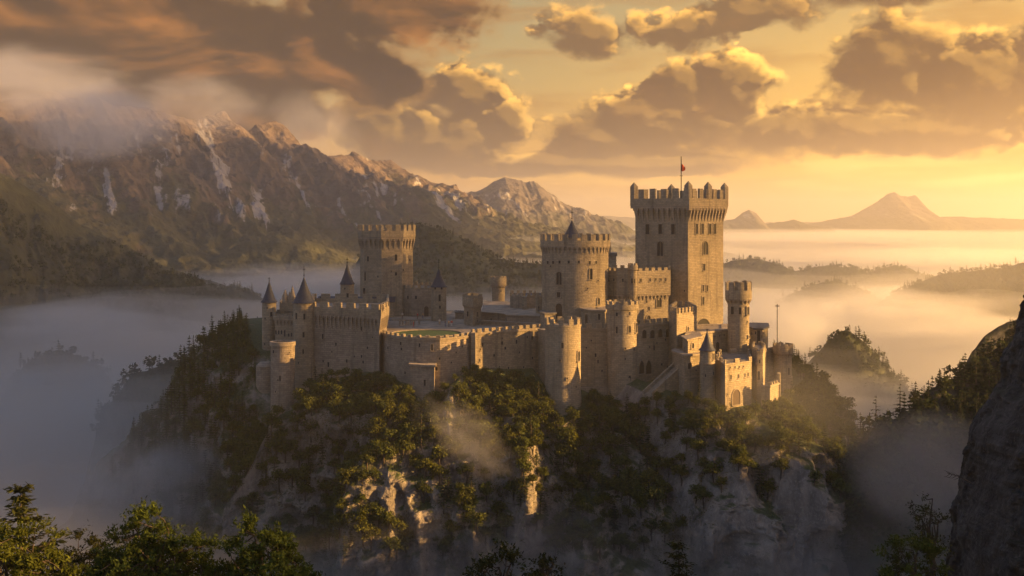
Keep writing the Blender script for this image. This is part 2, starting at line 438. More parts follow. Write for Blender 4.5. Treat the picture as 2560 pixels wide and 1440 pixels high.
def castle_hill():
    T, H = np.meshgrid(HT, HH, indexing='ij')
    x, y, z = hill_pos(T, H)
    nu, nv = T.shape
    # a cap towards the middle, hidden under the courtyards
    V = np.stack([x, y, z], -1)
    cap = np.stack([HC[0] + 0 * x[:, :1], HC[1] + 0 * x[:, :1], -31 + 0 * x[:, :1]], -1)
    V = np.concatenate([cap, V], 1)
    me = np_mesh('castle_hill', V.reshape(-1, 3), grid_faces(nu, nv + 1, True), [M_ROCK], smooth=True)
    tag(link_mesh('castle_hill', me), kind='structure')
    return V
HILL = castle_hill()

# ---- mountain ranges swept from a ridge line down towards a foot
def sweep(name, ridge, L, foot_z, mat, ns=300, nt=120, drift=0.35, spur=(70, 24, 1.0), fine=(18, 5), crest=3.0, back=150, prof=1.0, seed=0, kind='structure', rough_ridge=2.0, raw=False, dirv=None):
    pts = np.array(ridge, float) if raw else np.array([(X(a, d), d, Z(b_, d)) for a, b_, d in ridge])
    s = np.concatenate([[0], np.cumsum(np.hypot(np.diff(pts[:, 0]), np.diff(pts[:, 1])))])
    ss = np.linspace(0, s[-1], ns)
    px_, py_, pz = (np.interp(ss, s, pts[:, k]) for k in range(3))
    tt = np.concatenate([np.linspace(-1, 0, max(8, nt // 6))[:-1], np.linspace(0, 1, nt)])
    S, Tt = np.meshgrid(ss, tt, indexing='ij')
    pzj = pz + crest * (ridged(ss / (crest * 6 + 8), 0.3, 0.1, 5, seed + 5)) * rough_ridge - crest * 1.1
    f = np.clip(Tt, 0, 1); bk = np.clip(-Tt, 0, 1)
    run = f * L
    dirn = np.array(dirv if dirv else [drift, -1.0]); dirn /= np.hypot(*dirn)
    xx = px_[:, None] + dirn[0] * (run - bk * back); yy = py_[:, None] + dirn[1] * (run - bk * back)
    base = pzj[:, None] + (foot_z - pzj[:, None]) * (1 - (1 - f)**(1 + 0.6 * prof)) - bk * (pzj[:, None] - foot_z) * 1.0
    env = smooth01(f * 5) * (1 - 0.5 * f)
    wl, amp, st = spur
    wx = S + 0.35 * wl * fbm(S / wl / 2, f * L / wl / 2, 0.0, 3, seed + 9)
    sp = ridged(wx / wl, f * L / wl * 0.28, 0.0, 4, seed, 0.55) - 0.6
    fi = ridged(xx / fine[0], yy / fine[0], base / fine[0] * 0.6, 5, seed + 3) - 0.55
    zz = base + env * amp * 2.2 * sp + (0.25 + env) * fine[1] * 2 * fi
    zz = zz + amp * 0.5 * env * fbm(xx / wl / 1.5, yy / wl / 1.5, 0, 3, seed + 21)
    V = np.stack([xx, yy, zz], -1)
    me = np_mesh(name, V.reshape(-1, 3), grid_faces(len(ss), len(tt)), [mat], smooth=True)
    o = link_mesh(name, me); tag(o, kind=kind)
    return V

def mountain_mat(name, rock, rock2, grass, snow_amt=0.5, grass_top=60.0, k=1.0):
    m, n, b = new_mat(name)
    geo = n.node('ShaderNodeNewGeometry')
    g = geo.outputs['Position']; gx, gy, gz = n.sep(g)
    nz = n.sep(geo.outputs['Normal'])[2]
    # streaks that run down the fall line
    sv = n.xyz(n.m('ADD', n.m('MULTIPLY', gx, 0.030 * k), n.m('MULTIPLY', gy, 0.011 * k)), n.m('MULTIPLY', gy, 0.004 * k), n.m('MULTIPLY', gz, 0.006 * k))
    st = n.noise(sv, 1.0, 7.0, 0.62, 0.6)
    fn = n.noise(g, 0.05 * k, 8.0, 0.68)
    strat = n.noise(n.xyz(n.m('MULTIPLY', gx, 0.006 * k), n.m('MULTIPLY', gy, 0.006 * k), n.m('MULTIPLY', gz, 0.09 * k)), 1.0, 5.0, 0.6, 0.8)
    c = n.mix(n.step(n.m('ADD', n.m('MULTIPLY', fn, 0.6), n.m('MULTIPLY', strat, 0.4)), 0.38, 0.62), rock2, rock)
    gm = n.m('ADD', n.m('ADD', n.m('MULTIPLY', nz, 0.8), n.m('MULTIPLY', n.m('SUBTRACT', n.noise(sv, 0.5, 5.0, 0.6), 0.5), 1.5)), n.lin(gz, grass_top + 90, grass_top - 80, -0.55, 0.35))
    gc = n.mix(n.step(fn, 0.35, 0.65), [x * 0.6 for x in grass], [x * 1.3 for x in grass])
    c = n.mix(n.step(gm, 0.45, 0.75), c, gc)
    sn = n.m('ADD', n.m('ADD', st, n.m('MULTIPLY', n.m('SUBTRACT', fn, 0.5), 0.3)), n.m('SUBTRACT', n.lin(gz, -50.0, 20.0, -0.14, 0.04), n.lin(gz, 70.0, 170.0, 0.0, 0.07)))
    c = n.mix(n.m('MULTIPLY', n.step(sn, 0.64 - 0.15 * snow_amt, 0.69 - 0.15 * snow_amt), 1.0 if snow_amt > 0 else 0.0), c, (0.27, 0.26, 0.25))
    n.put(b.inputs['Base Color'], c)
    bump(n, b, n.m('ADD', fn, n.m('MULTIPLY', st, 0.8)), 1.0, 9.0 / k)
    return m
M_ALP = mountain_mat('alpine_rock', (0.125, 0.092, 0.066), (0.062, 0.046, 0.034), (0.050, 0.048, 0.016), 0.30, 55.0)
M_ALP2 = mountain_mat('distant_rock', (0.12, 0.10, 0.085), (0.07, 0.058, 0.05), (0.05, 0.05, 0.025), 0.12, 0.0, 0.7)
M_SLOPE = mountain_mat('grassy_slope', (0.12, 0.10, 0.08), (0.06, 0.05, 0.042), (0.036, 0.037, 0.012), 0.0, 120.0, 1.6)
def wood_floor():
    m, n, b = new_mat('forest_floor')
    g = n.node('ShaderNodeNewGeometry').outputs['Position']
    k = n.noise(g, 0.12, 6.0, 0.65)
    n.put(b.inputs['Base Color'], n.mix(n.step(k, 0.35, 0.65), (0.018, 0.024, 0.010), (0.05, 0.055, 0.022)))
    bump(n, b, k, 1.0, 3.0)
    return m
M_FFLOOR = wood_floor()

RANGE = [(-330, 190, 1500), (-150, 225, 1550), (0, 262, 1600), (120, 250, 1680), (260, 262, 1750), (400, 290, 1830), (480, 318, 1880), (535, 305, 1910), (562, 290, 1930), (590, 318, 1945), (618, 342, 1960), (640, 330, 1970), (662, 318, 1985), (688, 311, 2000), (710, 325, 2010),
         (728, 372, 2025), (745, 395, 2035), (790, 410, 2060), (815, 398, 2075), (850, 397, 2095), (880, 392, 2110), (905, 408, 2130), (930, 413, 2150), (962, 408, 2170), (990, 425, 2190), (1000, 448, 2200), (1045, 452, 2230), (1075, 475, 2260), (1110, 495, 2300), (1145, 512, 2330), (1200, 560, 2360), (1300, 600, 2400)]
sweep('mountain_range', RANGE, 620, -75, M_ALP, 760, 240, 0.85, (105, 38, 1.0), (24, 10), 11.0, 220, 0.9, 100, rough_ridge=2.6)
sweep('second_mountain', [(980, 560, 2900), (1060, 520, 2900), (1130, 500, 2900), (1200, 488, 2900), (1235, 462, 2900), (1262, 450, 2900), (1290, 455, 2900), (1315, 462, 2900), (1335, 456, 2900), (1365, 480, 2900), (1400, 508, 2900), (1450, 538, 2900), (1500, 560, 2900), (1560, 590, 2900), (1650, 620, 2900)],
      700, -85, M_ALP2, 420, 120, 0.15, (120, 30, 1.0), (34, 10), 11.0, 300, 0.9, 140, rough_ridge=2.4)
GREEN = sweep('green_mountainside', [(-420, 250, 820), (-200, 330, 850), (-40, 415, 880), (0, 432, 890), (60, 468, 905), (120, 505, 920), (200, 560, 940), (260, 590, 950), (330, 632, 960), (400, 662, 970), (480, 690, 985), (560, 715, 1000), (680, 760, 1020)],
      330, -95, M_SLOPE, 360, 160, 0.6, (70, 24, 1.0), (18, 6.0), 2.5, 150, 0.7, 180)
sweep('foothill', [(480, 680, 1300), (560, 630, 1320), (620, 600, 1340), (690, 590, 1350), (760, 600, 1360), (830, 625, 1370), (900, 660, 1380), (1000, 700, 1400), (1100, 730, 1420)],
      260, -95, M_SLOPE, 240, 100, 0.3, (70, 12, 1.0), (20, 4.0), 2.0, 150, 0.7, 210)
# far blue peaks beyond the fog
sweep('distant_peak', [(1680, 570, 4600), (1780, 556, 4600), (1835, 548, 4600), (1855, 534, 4600), (1872, 524, 4600), (1890, 533, 4600), (1912, 560, 4600), (1950, 555, 4600), (1985, 549, 4600), (2020, 562, 4600), (2080, 572, 4600)],
      500, -110, M_ALP2, 200, 50, 0.1, (120, 16, 1.0), (60, 6), 5.0, 300, 0.9, 240, rough_ridge=1.5)
sweep('distant_twin_peak', [(1900, 575, 5600), (2000, 563, 5600), (2080, 548, 5600), (2130, 540, 5600), (2165, 520, 5600), (2195, 503, 5600), (2222, 483, 5600), (2236, 479, 5600), (2252, 490, 5600), (2272, 492, 5600), (2288, 487, 5600), (2305, 505, 5600), (2325, 532, 5600), (2350, 542, 5600), (2400, 541, 5600), (2480, 545, 5600), (2560, 548, 5600), (2700, 545, 5600), (2900, 540, 5600)],
      700, -120, M_ALP2, 260, 60, 0.1, (150, 20, 1.0), (70, 7), 5.0, 400, 0.9, 260, rough_ridge=1.5)
sweep('far_shore', [(1300, 556, 6800), (1420, 548, 6800), (1520, 540, 6800), (1600, 545, 6800), (1800, 556, 6800), (2100, 556, 6800), (2500, 552, 6800), (2900, 548, 6800)], 600, -120, M_ALP2, 160, 30, 0.1, (200, 14, 1), (80, 6), 4.0, 300, 0.9, 280)

# wooded ridges standing out of the fog
WOODS = []
def wooded(name, ridge, L, foot, seed, **kw):
    V = sweep(name, ridge, L, foot, M_FFLOOR, kw.pop('ns', 200), kw.pop('nt', 70), kw.pop('drift', 0.2), (45, 7, 1.0), (14, 2.0), 1.5, 90, 0.7, seed)
    WOODS.append((name, V)); return V
wooded('wooded_ridge', [(800, 860, 1000), (860, 720, 1000), (900, 640, 1000), (950, 590, 1000), (1000, 566, 1000), (1060, 564, 1000), (1110, 574, 1000), (1160, 600, 1000), (1200, 622, 1000), (1250, 648, 1000), (1300, 658, 1000), (1360, 664, 1000), (1420, 686, 1000), (1500, 740, 1000), (1560, 860, 1000)], 210, -80, 300)
wooded('wooded_ridge', [(1640, 700, 1150), (1740, 668, 1150), (1820, 656, 1150), (1850, 648, 1150), (1890, 646, 1150), (1940, 662, 1150), (1990, 680, 1150), (2050, 666, 1150), (2120, 668, 1150), (2170, 682, 1150), (2200, 672, 1150), (2240, 662, 1150), (2280, 682, 1150), (2330, 700, 1150), (2420, 740, 1150)], 160, -100, 320)
wooded('wooded_ridge', [(1890, 820, 900), (1960, 745, 900), (2010, 722, 900), (2060, 706, 900), (2090, 702, 900), (2130, 716, 900), (2180, 745, 900), (2240, 820, 900)], 110, -95, 340)
wooded('wooded_ridge', [(2150, 830, 820), (2220, 745, 820), (2280, 715, 820), (2330, 692, 820), (2400, 680, 820), (2460, 675, 820), (2520, 668, 820), (2600, 650, 820), (2720, 640, 820), (2900, 640, 820)], 150, -90, 360)
wooded('wooded_knoll', [(1940, 1150, 430), (1990, 1000, 430), (2035, 915, 430), (2062, 868, 430), (2090, 840, 430), (2115, 828, 430), (2140, 842, 430), (2170, 870, 430), (2200, 905, 430), (2250, 960, 430), (2310, 1060, 430), (2380, 1200, 430)], 60, -100, 380, ns=120, nt=60)
wooded('wooded_ridge', [(0, 1010, 520), (60, 915, 520), (110, 890, 520), (150, 880, 520), (200, 890, 520), (260, 930, 520), (320, 1010, 520)], 60, -100, 390, ns=80, nt=30)
wooded('wooded_ridge', [(250, 1050, 405), (330, 940, 400), (400, 915, 400), (450, 898, 400), (500, 880, 395), (540, 865, 390), (580, 850, 385), (640, 830, 380), (720, 820, 375)], 50, -90, 400, ns=120, nt=50)

# ---- the ridge on the far side of the gorge, running on out of the picture to the right
M_RIDGE = rock_mat('gorge_rock', (0.10, 0.088, 0.075), (0.05, 0.044, 0.038), (0.15, 0.135, 0.115), (0.016, 0.018, 0.008), 0.35, 0.75, 0.2, 90.0)  # rock and moss colours darkened in place of shade missing on the ridge
GORGE = sweep('gorge_ridge', [(2060, 1260, 236), (2100, 1180, 238), (2140, 1120, 240), (2170, 1085, 241), (2200, 1065, 242), (2240, 1048, 243), (2290, 1015, 245), (2320, 985, 247), (2350, 960, 248), (2400, 940, 250), (2440, 915, 252), (2480, 880, 254), (2560, 815, 257), (2700, 720, 262), (2850, 640, 268), (3050, 560, 276), (3300, 500, 285), (3700, 450, 300)],
              60, -100, M_RIDGE, 420, 110, 0.05, (26, 5.0, 1.0), (8, 1.5), 1.5, 60, 0.5, 420)
sweep('far_gorge_wall', [(2380, 1000, 330), (2430, 880, 335), (2470, 838, 340), (2500, 822, 342), (2560, 800, 345), (2700, 760, 350), (2900, 700, 360)], 60, -100, M_RIDGE, 120, 50, 0.05, (26, 5.0, 1.0), (8, 1.5), 1.5, 60, 0.5, 440)

# unseen mountainside on the right, added and shaped to shade gorge and near fog
sweep('shading_mountainside', [(520, -536, 150), (500, -236, 145), (480, -56, 122), (468, 64, 112), (463, 114, 94), (458, 154, 80), (452, 186, 62), (452, 222, 44), (455, 294, 34), (462, 364, 24), (475, 424, 0), (490, 484, -35), (510, 564, -75), (530, 684, -120)],
      190, -140, M_RIDGE, 200, 60, spur=(40, 6, 1.0), fine=(10, 1.5), crest=2.0, back=220, prof=0.5, seed=470, raw=True, dirv=(-1.0, -0.1))

# ---- dark cliff close by on the right
def near_cliff():
    prof = np.array([(740, 2660), (752, 2560), (768, 2552), (782, 2538), (800, 2532), (830, 2512), (880, 2492), (915, 2470), (950, 2462), (985, 2465), (1010, 2440), (1055, 2424), (1080, 2415), (1120, 2408), (1150, 2412), (1165, 2405), (1200, 2398), (1240, 2392), (1290, 2385), (1330, 2380), (1400, 2375), (1480, 2368), (1700, 2350), (2200, 2330)], float)
    D = 78.0
    nz_, ns_ = 420, 460
    pys = np.concatenate([np.linspace(741, 1500, nz_ - 60), np.linspace(1500, 2200, 61)[1:]])
    edge = np.interp(pys, prof[:, 0], prof[:, 1])
    zz = Z(pys, D)
    xe = X(edge, D)
    a = np.linspace(-1.0, 1.0, ns_)     # around the buttress: -1 = far side, 0 = the edge we see, 1 = near side running right
    A, ZZ = np.meshgrid(a, zz, indexing='ij')
    XE = np.broadcast_to(xe, A.shape)
    fr = np.clip(A, 0, 1); bk = np.clip(-A, 0, 1)
    xx = XE + 26 * fr**1.35 + 30 * bk**1.3
    yy = D - 17 * np.sqrt(fr) * (1 - 0.25 * fr) + 26 * np.sqrt(bk)
    n1 = ridged(xx / 7, yy / 7, ZZ / 11, 4, 500) - 0.6
    n2 = fbm(xx / 1.7, yy / 1.7, ZZ / 1.5, 5, 520, 0.58)
    n3 = np.round(fbm(xx / 3.2, yy / 3.2, ZZ / 2.2, 3, 540) * 4) / 4
    nx, ny = -0.75, -0.66
    n4 = ridged(xx / 0.9, yy / 0.9, ZZ / 1.6, 3, 560) - 0.6
    k = 1.0 * n1 * smooth01(np.abs(A) * 12) * 2.4 + 0.75 * n2 + 1.0 * n3 * smooth01(np.abs(A) * 20 + 0.3) + 0.35 * n4
    xx = xx + nx * k + 2.0 + 1.4 * np.exp(-((ZZ - Z(930, D)) / (250 / F * D))**2); yy = yy + ny * k
    # close the top with a rough crown of rock
    c = np.array([xx[:, 0].mean(), yy[:, 0].mean() + 2.0, ZZ[:, 0].max() + 1.2]); rows = []
    for f in (1.0, 0.8, 0.6, 0.4, 0.22, 0.1):
        q = np.stack([xx[:, 0], yy[:, 0], ZZ[:, 0]], -1) * (1 - f) + c * f
        q[:, 2] += 0.7 * fbm(q[:, 0] / 2.5, q[:, 1] / 2.5, 0.0, 4, 577); rows.append(q[:, None])
    V = np.concatenate(rows + [np.stack([xx, yy, ZZ], -1)], 1)
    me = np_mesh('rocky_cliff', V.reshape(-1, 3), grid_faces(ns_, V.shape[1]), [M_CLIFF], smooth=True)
    tag(link_mesh('rocky_cliff', me), kind='structure')
    return np.stack([xx, yy, ZZ], -1)
CLIFF = near_cliff()

# ================================================================== AIR
def vol_mat(name, dens, g=0.5, col=(1, 1, 1)):
    m = bpy.data.materials.new(name); m.use_nodes = True
    t = m.node_tree; t.nodes.clear()
    v = t.nodes.new('ShaderNodeVolumePrincipled'); o = t.nodes.new('ShaderNodeOutputMaterial')
    v.inputs['Color'].default_value = (*col, 1); v.inputs['Density'].default_value = dens; v.inputs['Anisotropy'].default_value = g
    v.inputs['Absorption Color'].default_value = (0, 0, 0, 1)
    t.links.new(v.outputs[0], o.inputs['Volume'])
    m.cycles.homogeneous_volume = True
    return m
def fog_slab(name, top, amp, wl, dens, seed, label, g=0.5, far_rise=0.0, col=(1, 1, 1)):
    gx = np.concatenate([np.linspace(-7000, -1000, 40)[:-1], np.linspace(-1000, 1000, 130)[:-1], np.linspace(1000, 7000, 40)])
    gy = np.concatenate([np.linspace(-600, 100, 16)[:-1], np.linspace(100, 1200, 110)[:-1], np.linspace(1200, 7400, 60)])
    xx, yy = np.meshgrid(gx, gy, indexing='ij')
    zt = top + far_rise * smooth01((yy - 350) / 500) + amp * fbm(xx / wl, yy / wl / 0.8, 0, 5, seed, 0.45) * 1.9 + 12 * smooth01((yy - 500) / 1200) * fbm(xx / 420, yy / 300, 0, 3, seed + 40)
    zt = zt - 13 * smooth01((305 - yy) / 60) * smooth01((xx + 95) / 50) * smooth01((75 - xx) / 40)
    nu, nv = xx.shape
    Vt = np.stack([xx, yy, zt], -1).reshape(-1, 3); Vb = np.stack([xx, yy, 0 * zt + GROUND_Z + 16 - seed * 0.01], -1).reshape(-1, 3)
    ft = grid_faces(nu, nv); fb = ft[:, ::-1] + nu * nv
    idx = np.arange(nu * nv).reshape(nu, nv)
    ring = np.concatenate([idx[:-1, 0], idx[-1, :-1], idx[:0:-1, -1], idx[0, :0:-1]])
    nx = np.roll(ring, -1)
    sd = np.stack([nx, ring, ring + nu * nv, nx + nu * nv], -1)
    me = np_mesh(name, np.concatenate([Vt, Vb]), np.concatenate([ft, fb, sd]), [vol_mat(name + '_air', dens, g, col)], smooth=False)
    tag(link_mesh(name, me), label, 'fog', kind='stuff')
fog_slab('fog_bank', -41, 7, 150, 0.0020, 601, 'thin upper veil of morning fog lying over the valley', 0.76, -8.0)
fog_slab('fog_bank', -49, 8, 120, 0.0040, 622, 'thicker fog lying in the valley below the thin veil', 0.68, -8.0)
fog_slab('fog_bank', -60, 9, 90, 0.009, 643, 'dense bottom layer of fog filling the valley floor', 0.68, -7.0)

def cloud(name, c, rad, dens, seed, label, g=0.6, lump=0.35, n=(72, 36), col=(1, 1, 1), shells=1):
    u = np.linspace(0, 2 * np.pi, n[0], endpoint=False); v_ = np.linspace(0.02, np.pi - 0.02, n[1])
    U, V_ = np.meshgrid(u, v_, indexing='ij')
    d = np.stack([np.cos(U) * np.sin(V_), np.sin(U) * np.sin(V_), np.cos(V_)], -1)
    k = 1 + lump * 1.6 * fbm(d[..., 0] * 1.6 + seed, d[..., 1] * 1.6, d[..., 2] * 1.6, 4, seed, 0.5)
    P_ = d * k[..., None] * np.array(rad) + np.array(c)
    me = np_mesh(name, P_.reshape(-1, 3), grid_faces(n[0], n[1], True)[:, ::-1], [vol_mat(name + '_vapour', dens, g, col)], smooth=False)
    bm = bmesh.new(); bm.from_mesh(me)
    bmesh.ops.holes_fill(bm, edges=[e for e in bm.edges if e.is_boundary]); bmesh.ops.recalc_face_normals(bm, faces=bm.faces); bm.to_mesh(me); bm.free()
    return tag(link_mesh(name, me), label, 'cloud', kind='stuff')
# unseen clouds added high on the right to keep the left valley in shade
def over(rx, ry, rz, zc): k = (zc - rz) / SUN_V.z; return (rx + SUN_V.x * k, ry + SUN_V.y * k, zc)
cloud('shading_cloud', over(-350, 780, -55, 580), (330, 480, 75), 0.007, 701, 'unseen cloud added to shade the fog in the left of the valley')
cloud('shading_cloud', over(-400, 1620, 40, 640), (390, 420, 95), 0.007, 715, 'unseen cloud added to shade the middle of the mountain range')
cloud('shading_cloud', over(-190, 1790, 10, 620), (250, 210, 60), 0.006, 722, 'unseen smaller cloud added to shade the right part of the mountain range')
# cloud and mist one sees
def wisp_mat(name, dens, seed, g, freq, cut):
    m = bpy.data.materials.new(name); m.use_nodes = True
    t = m.node_tree; t.nodes.clear(); n = NT(t)
    oc = n.node('ShaderNodeTexCoord').outputs['Object']
    q = n.v('ADD', n.v('MULTIPLY', oc, (freq, freq, freq * 0.8)), (seed * 0.37, seed * 0.11, 0))
    k = n.noise(q, 1.0, 5.0, 0.58, 0.5)
    r2 = n.v('DOT_PRODUCT', oc, oc)
    f = n.m('ADD', n.m('SUBTRACT', 1.0, r2), n.m('MULTIPLY', n.m('SUBTRACT', k, 0.5), 2.6))
    d = n.m('MULTIPLY', n.m('MULTIPLY', n.step(f, cut, cut + 0.9), n.step(r2, 0.98, 0.55)), dens)
    v = n.node('ShaderNodeVolumePrincipled'); o = n.node('ShaderNodeOutputMaterial')
    v.inputs['Color'].default_value = (1, 1, 1, 1); v.inputs['Anisotropy'].default_value = g; n.put(v.inputs['Density'], d)
    t.links.new(v.outputs[0], o.inputs['Volume']); return m
def puff(px, py, D, rx, ry, rd, dens, seed, label, name='mist_wisp', g=0.6, freq=1.7, cut=0.15, tilt=0.0):
    """a torn scrap of cloud: noise inside a soft ellipsoid standing at its own distance"""
    s_ = D / F
    me = bpy.data.meshes.new(name); bm = bmesh.new(); bmesh.ops.create_icosphere(bm, subdivisions=3, radius=1.0); bm.to_mesh(me); bm.free()
    o = link_mesh(name, me); o.location = (X(px, D), D, Z(py, D)); o.scale = (rx * s_, rd, ry * s_); o.rotation_euler.y = R(tilt)
    me.materials.append(wisp_mat(name + '_vapour', dens * 2.2, seed, g, freq, cut)); tag(o, label, 'cloud' if 'cloud' in name else 'mist', kind='stuff')
puff(230, 300, 1480, 270, 130, 120, 0.0052, 810, 'golden cloud wrapped round the left mountain top', 'mountain_cloud')
puff(20, 205, 1520, 420, 110, 140, 0.0028, 822, 'brown cloud cap hiding the far left summit', 'mountain_cloud')
puff(500, 262, 1800, 220, 100, 80, 0.0026, 834, 'golden cloud breaking over the ridge left of the blunt peak', 'mountain_cloud')
puff(775, 330, 2300, 170, 130, 80, 0.0022, 846, 'golden cloud rising behind the blunt peak', 'mountain_cloud')
puff(1165, 1085, 226, 190, 95, 9, 0.017, 858, 'small wisp of mist drifting in front of the castle rock', tilt=35, freq=2.3, cut=0.30)
puff(1330, 1360, 208, 260, 100, 16, 0.005, 862, 'patch of mist glowing low before the castle rock', freq=2.3, cut=0.2, tilt=-12)
puff(1950, 588, 2700, 620, 20, 200, 0.0035, 931, 'far golden fog bank below the twin peaks', 'mist_bank', freq=2.6)
puff(2350, 640, 1500, 420, 26, 140, 0.005, 937, 'golden fog bank before the farthest wooded ridge', 'mist_bank', freq=2.6)
puff(1330, 610, 1900, 330, 26, 140, 0.004, 941, 'pale fog bank at the foot of the second mountain', 'mist_bank', freq=2.6)
puff(2200, 690, 690, 560, 110, 60, 0.0016, 947, 'thin golden veil of mist before the wooded ridges at the right', 'mist_bank', cut=-0.5)
puff(2330, 1180, 190, 230, 170, 20, 0.006, 870, 'dim mist filling the gorge beside the near cliff', cut=-0.3)
puff(2230, 790, 620, 380, 85, 90, 0.006, 875, 'bright golden fog bank right of the castle', 'mist_bank')
puff(1960, 800, 500, 210, 90, 60, 0.010, 881, 'glowing fog heaped just behind the far right tower', 'mist_bank')
puff(760, 690, 640, 300, 45, 60, 0.005, 893, 'pale fog bank behind the left turrets', 'mist_bank')
puff(390, 1200, 262, 300, 130, 16, 0.016, 905, 'dark fog lapping the left foot of the castle rock', 'mist_bank')
puff(1960, 1050, 240, 260, 170, 16, 0.0030, 921, 'sunlit mist hanging on the right slope of the castle rock', cut=-0.5)
puff(200, 800, 560, 260, 60, 60, 0.005, 899, 'dim fog bank low on the left', 'mist_bank')

def haze():
    me = bpy.data.meshes.new('haze')
    bm = bmesh.new(); bmesh.ops.create_cube(bm, size=1.0); bm.to_mesh(me); bm.free()
    o = link_mesh('haze', me)
    x0, x1, y0, y1, z0, z1 = -9500, 9500, -5500, 13500, GROUND_Z - 25, 240
    o.scale = (x1 - x0, y1 - y0, z1 - z0); o.location = ((x0 + x1) / 2, (y0 + y1) / 2, (z0 + z1) / 2)
    me.materials.append(vol_mat('haze_air', 0.00017, 0.65, (1.0, 0.97, 0.93)))
    tag(o, 'golden evening haze filling the air of the whole valley', 'haze', kind='stuff')
haze()
# ================================================================== CASTLE KIT
class MB:
    """collects faces with uv (metres) and material slots, then becomes ONE mesh object"""
    def __init__(s): s.v = []; s.f = []; s.uv = []; s.m = []; s.sm = []
    def face(s, pts, uvs=None, mat=0, smooth=False):
        i = len(s.v); s.v += [tuple(p) for p in pts]; s.f.append(tuple(range(i, i + len(pts))))
        s.uv += list(uvs) if uvs else [(p[0], p[1]) for p in pts]
        s.m.append(mat); s.sm.append(smooth)
    def build(s, name, mats, parent=None):
        me = bpy.data.meshes.new(name)
        off = Vector((0, 0, 0)); q = parent
        while q is not None: off = off + q.location; q = q.parent
        me.from_pydata([(a - off.x, b_ - off.y, c - off.z) for a, b_, c in s.v], [], s.f)
        for m in (mats if isinstance(mats, (list, tuple)) else [mats]): me.materials.append(m)
        uv = me.uv_layers.new(name='UVMap'); uv.data.foreach_set('uv', np.array(s.uv, np.float32).ravel())
        me.polygons.foreach_set('material_index', np.array(s.m, np.int32))
        bm = bmesh.new(); bm.from_mesh(me); bmesh.ops.remove_doubles(bm, verts=bm.verts, dist=0.0015); bm.to_mesh(me); bm.free()
        me.polygons.foreach_set('use_smooth', np.ones(len(me.polygons), bool)); me.set_sharp_from_angle(angle=R(32))
        me.update()
        o = bpy.data.objects.new(name, me); COL.objects.link(o)
        if parent is not None: o.parent = parent
        return o

def arc(cx, cy, r, a0, a1, n): return [Vector((cx + r * math.cos(R(a0 + (a1 - a0) * i / n)), cy + r * math.sin(R(a0 + (a1 - a0) * i / n)))) for i in range(n + 1)]
def circle(cx, cy, r, n=40, rot=0): return [Vector((cx + r * math.cos(2 * math.pi * i / n + R(rot)), cy + r * math.sin(2 * math.pi * i / n + R(rot)))) for i in range(n)]
def norms(path, closed):
    n = len(path); out = []
    def sn(a, b_):
        d = (b_ - a).normalized(); return Vector((d.y, -d.x))
    for i in range(n):
        a = sn(path[i - 1], path[i]) if (closed or i > 0) else None
        b_ = sn(path[i], path[(i + 1) % n]) if (closed or i < n - 1) else None
        if a is None: out.append(b_)
        elif b_ is None: out.append(a)
        else:
            h = (a + b_).normalized(); out.append(h / max(0.35, h.dot(a)))
    return out
def offset(path, o, closed): return [p + q * o for p, q in zip(path, norms(path, closed))]
def lens(path, closed):
    s = [0.0]
    for i in range(1, len(path) + (1 if closed else 0)): s.append(s[-1] + (path[i % len(path)] - path[i - 1]).length)
    return s
def wall_faces(mb, path, z0, z1, closed, mat=0, base_off=0.0, top_off=0.0, u0=0.0, inward=False, zsteps=1):
    bot = offset(path, base_off, closed) if base_off else path
    top = offset(path, top_off, closed) if top_off else path
    s = lens(path, closed); n = len(path)
    for i in range(n if closed else n - 1):
        j = (i + 1) % n
        q = [(bot[i].x, bot[i].y, z0), (bot[j].x, bot[j].y, z0), (top[j].x, top[j].y, z1), (top[i].x, top[i].y, z1)]
        u = [(s[i] + u0, z0), (s[i + 1] + u0, z0), (s[i + 1] + u0, z1), (s[i] + u0, z1)]
        if inward: q.reverse(); u.reverse()
        mb.face(q, u, mat)
def poly_cap(mb, path, z, mat=0, flip=False):
    pts = [(p.x, p.y, z) for p in path]
    if flip: pts.reverse()
    mb.face(pts, None, mat)
